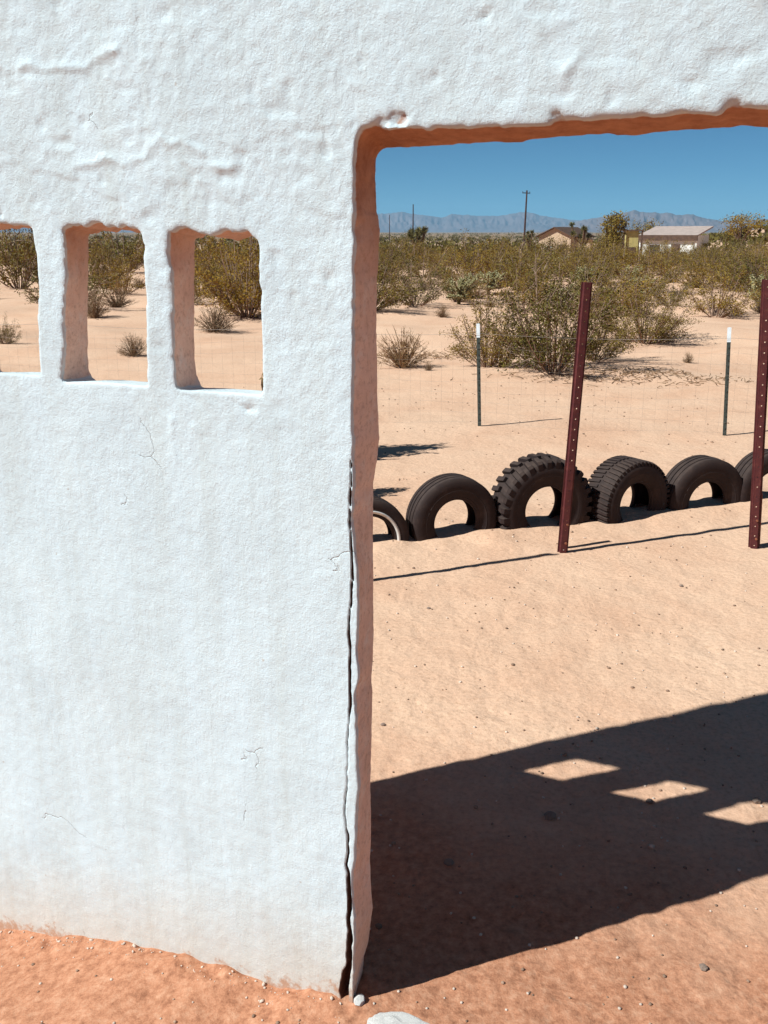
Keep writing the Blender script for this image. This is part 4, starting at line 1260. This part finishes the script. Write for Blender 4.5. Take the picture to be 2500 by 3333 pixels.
def gabled_house():
    x, y = 19.3, 112; z = g1(x, y)
    h = empty('gabled_house', (x, y, z), facing(x, y) - 0.42)
    top = 2.30 - z; eave = 1.30 - z
    mb = MB()
    hw = 1.95
    v = [(-hw, 0, 0), (hw, 0, 0), (hw, 0, eave), (0, 0, top - 0.12), (-hw, 0, eave), (-hw, 6, 0), (hw, 6, 0), (hw, 6, eave), (0, 6, top - 0.12), (-hw, 6, eave)]
    mb.add(v, [(0, 1, 2, 3, 4), (9, 8, 7, 6, 5), (1, 6, 7, 2), (5, 0, 4, 9)])
    mb.build('wall', M['tanwall'], h)
    mb = MB()
    sl = (top - 0.12 - eave) / hw
    for s in (-1, 1):
        o = 0.35
        a = [(0, -0.4, top), (s*(hw + o), -0.4, top - sl*(hw + o)), (s*(hw + o), 6.4, top - sl*(hw + o)), (0, 6.4, top)]
        b = [(p[0], p[1], p[2] - 0.10) for p in a]
        f = [(0, 1, 2, 3), (7, 6, 5, 4), (0, 4, 5, 1), (1, 5, 6, 2), (2, 6, 7, 3), (3, 7, 4, 0)]
        mb.add(a + b, f if s < 0 else [tuple(reversed(q)) for q in f])
    mb.build('roof', M['darkroof'], h)
    window(h, -0.8, 0, 0.9, 0.8, 0.9, M['palewall']); door(h, 0.8, 0, 0.02, 0.9, 2.0, M['darkroof'])
    tag(h, 'small tan house with a dark gabled roof beyond the scrub', 'house')
gabled_house()

def flat_building():
    x, y = 28.8, 101; z = g1(x, y)
    h = empty('flat_roofed_building', (x, y, z), facing(x, y) - 0.30)
    e = 1.45 - z
    mb = MB(); mb.box(-2.5, 2.9, 0.0, 5, 0, e - 0.02); mb.build('wall', M['palewall'], h)
    mb = MB(); mb.box(-2.85, 3.2, -0.32, -0.14, e - 0.55, e); mb.build('eave_board', M['darkroof'], h)
    mb = MB()
    mb.add([(-2.85, -0.32, e + 0.004), (3.2, -0.32, e + 0.004), (3.2, 5.3, e + 0.9), (-2.85, 5.3, e + 0.9), (-2.85, -0.13, e - 0.1), (3.2, -0.13, e - 0.1), (3.2, 5.3, e + 0.75), (-2.85, 5.3, e + 0.75)],
           [(0, 1, 2, 3), (7, 6, 5, 4), (0, 4, 5, 1), (1, 5, 6, 2), (2, 6, 7, 3), (3, 7, 4, 0)])
    mb.build('roof', M['paleroof'], h)
    for px in (-2.7, 3.05):
        mb = MB(); mb.box(px - .07, px + .07, -0.128, -0.02, 0, e - 0.12); mb.build('porch_post', M['palewall'], h)
    window(h, -1.2, 0, 1.0, 1.0, 0.9, M['darkroof']); door(h, 1.0, 0, 0.02, 0.9, 2.0, M['darkroof'])
    tag(h, 'long pale building with a broad flat roof and dark eave board', 'building')
flat_building()

def yellow_shed():
    x, y = 23.05, 92; z = g1(x, y)
    h = empty('shed', (x, y, z), facing(x, y) + 0.1)
    e = 1.95 - z
    mb = MB(); mb.box(-0.55, 0.55, 0, 1.6, 0, e - 0.12); mb.build('wall', M['yellowwall'], h)
    mb = MB(); mb.box(-0.85, 0.95, -0.3, 1.9, e - 0.115, e); mb.build('roof', M['darkroof'], h)
    for px in (-0.78, 0.85):
        mb = MB(); mb.box(px - .08, px + .08, -0.25, -0.1, 0, e - 0.118); mb.build('corner_post', M['darkroof'], h)
    door(h, 0, 0, 0.02, 0.7, 1.7, M['darkroof'])
    tag(h, 'small yellow shed with brown frame left of the flat-roofed building', 'shed')
yellow_shed()

def outbuilding():
    x, y = 19.45, 96; z = g1(x, y)
    h = empty('outbuilding', (x, y, z), facing(x, y) - 0.1)
    e = 1.05 - z
    mb = MB(); mb.box(-0.55, 0.60, 0, 2, 0, e); mb.build('wall', M['tanwall'], h)
    mb = MB()
    mb.add([(-0.75, -0.2, e - 0.02), (0, -0.2, e + 0.30), (0.8, -0.2, e - 0.02), (-0.75, 2.2, e - 0.02), (0, 2.2, e + 0.30), (0.8, 2.2, e - 0.02)], [(0, 2, 1), (3, 4, 5), (0, 1, 4, 3), (1, 2, 5, 4), (0, 3, 5, 2)])
    mb.build('roof', M['darkroof'], h)
    door(h, 0.1, 0, 0.02, 0.6, 1.6, M['darkroof'])
    tag(h, 'tiny tan outbuilding between the gabled house and the dark tree', 'shed')
outbuilding()

# ------------------------------------------------------------------ utility poles
def utility_pole(x, y, top, label, arms=1, lean=0.0):
    z = g1(x, y)
    p = empty('utility_pole', (x, y, z), facing(x, y) + 0.5)
    p.rotation_euler = (0, lean, facing(x, y) + 0.5)
    h = top - z
    mb = MB(); mb.tube([(0, 0, -1), (0, 0, h*.5), (0, 0, h)], [0.19, 0.165, 0.13], 8); mb.build('pole', M['polewood'], p)
    for k in range(arms):
        mb = MB(); mb.box(-0.75, 0.75, 0.14, 0.26, h - 0.5 - 0.8*k, h - 0.36 - 0.8*k)
        c = mb.build('crossarm', M['polewood'], p)
        for q in (-0.68, 0.0, 0.68):
            i = MB(); i.tube([(q, 0.2, h - 0.36 - 0.8*k), (q, 0.2, h - 0.24 - 0.8*k), (q, 0.2, h - 0.16 - 0.8*k)], [0.03, 0.06, 0.03], 6)
            i.build('insulator', M['glass'], c)
    return tag(p, label, 'utility pole', 'utility poles')
utility_pole(24.3, 172, 8.6, 'tallest utility pole, right of centre in front of the mountains', lean=0.02)
utility_pole(7.53, 258, 8.6, 'middle utility pole rising out of the bushy yucca tree', arms=0)
utility_pole(2.33, 420, 8.6, 'shortest utility pole, next to the door jamb', arms=0)

# ------------------------------------------------------------------ air
def haze():
    mb = MB(); mb.box(-13000, 13000, -13000, 13000, -40, 320)
    m, nt, b = new_mat('air')
    nt.nodes.remove(b)
    v = nt.nodes.new('ShaderNodeVolumePrincipled')
    v.inputs['Color'].default_value = (0.42, 0.74, 1.0, 1)
    v.inputs['Density'].default_value = HAZE
    v.inputs['Anisotropy'].default_value = 0.0
    nt.links.new(v.outputs[0], nt.nodes['Material Output'].inputs['Volume'])
    tag(mb.build('haze', m), 'thin haze in the desert air', 'haze', kind='stuff')
HAZE = 0.9e-4
haze()
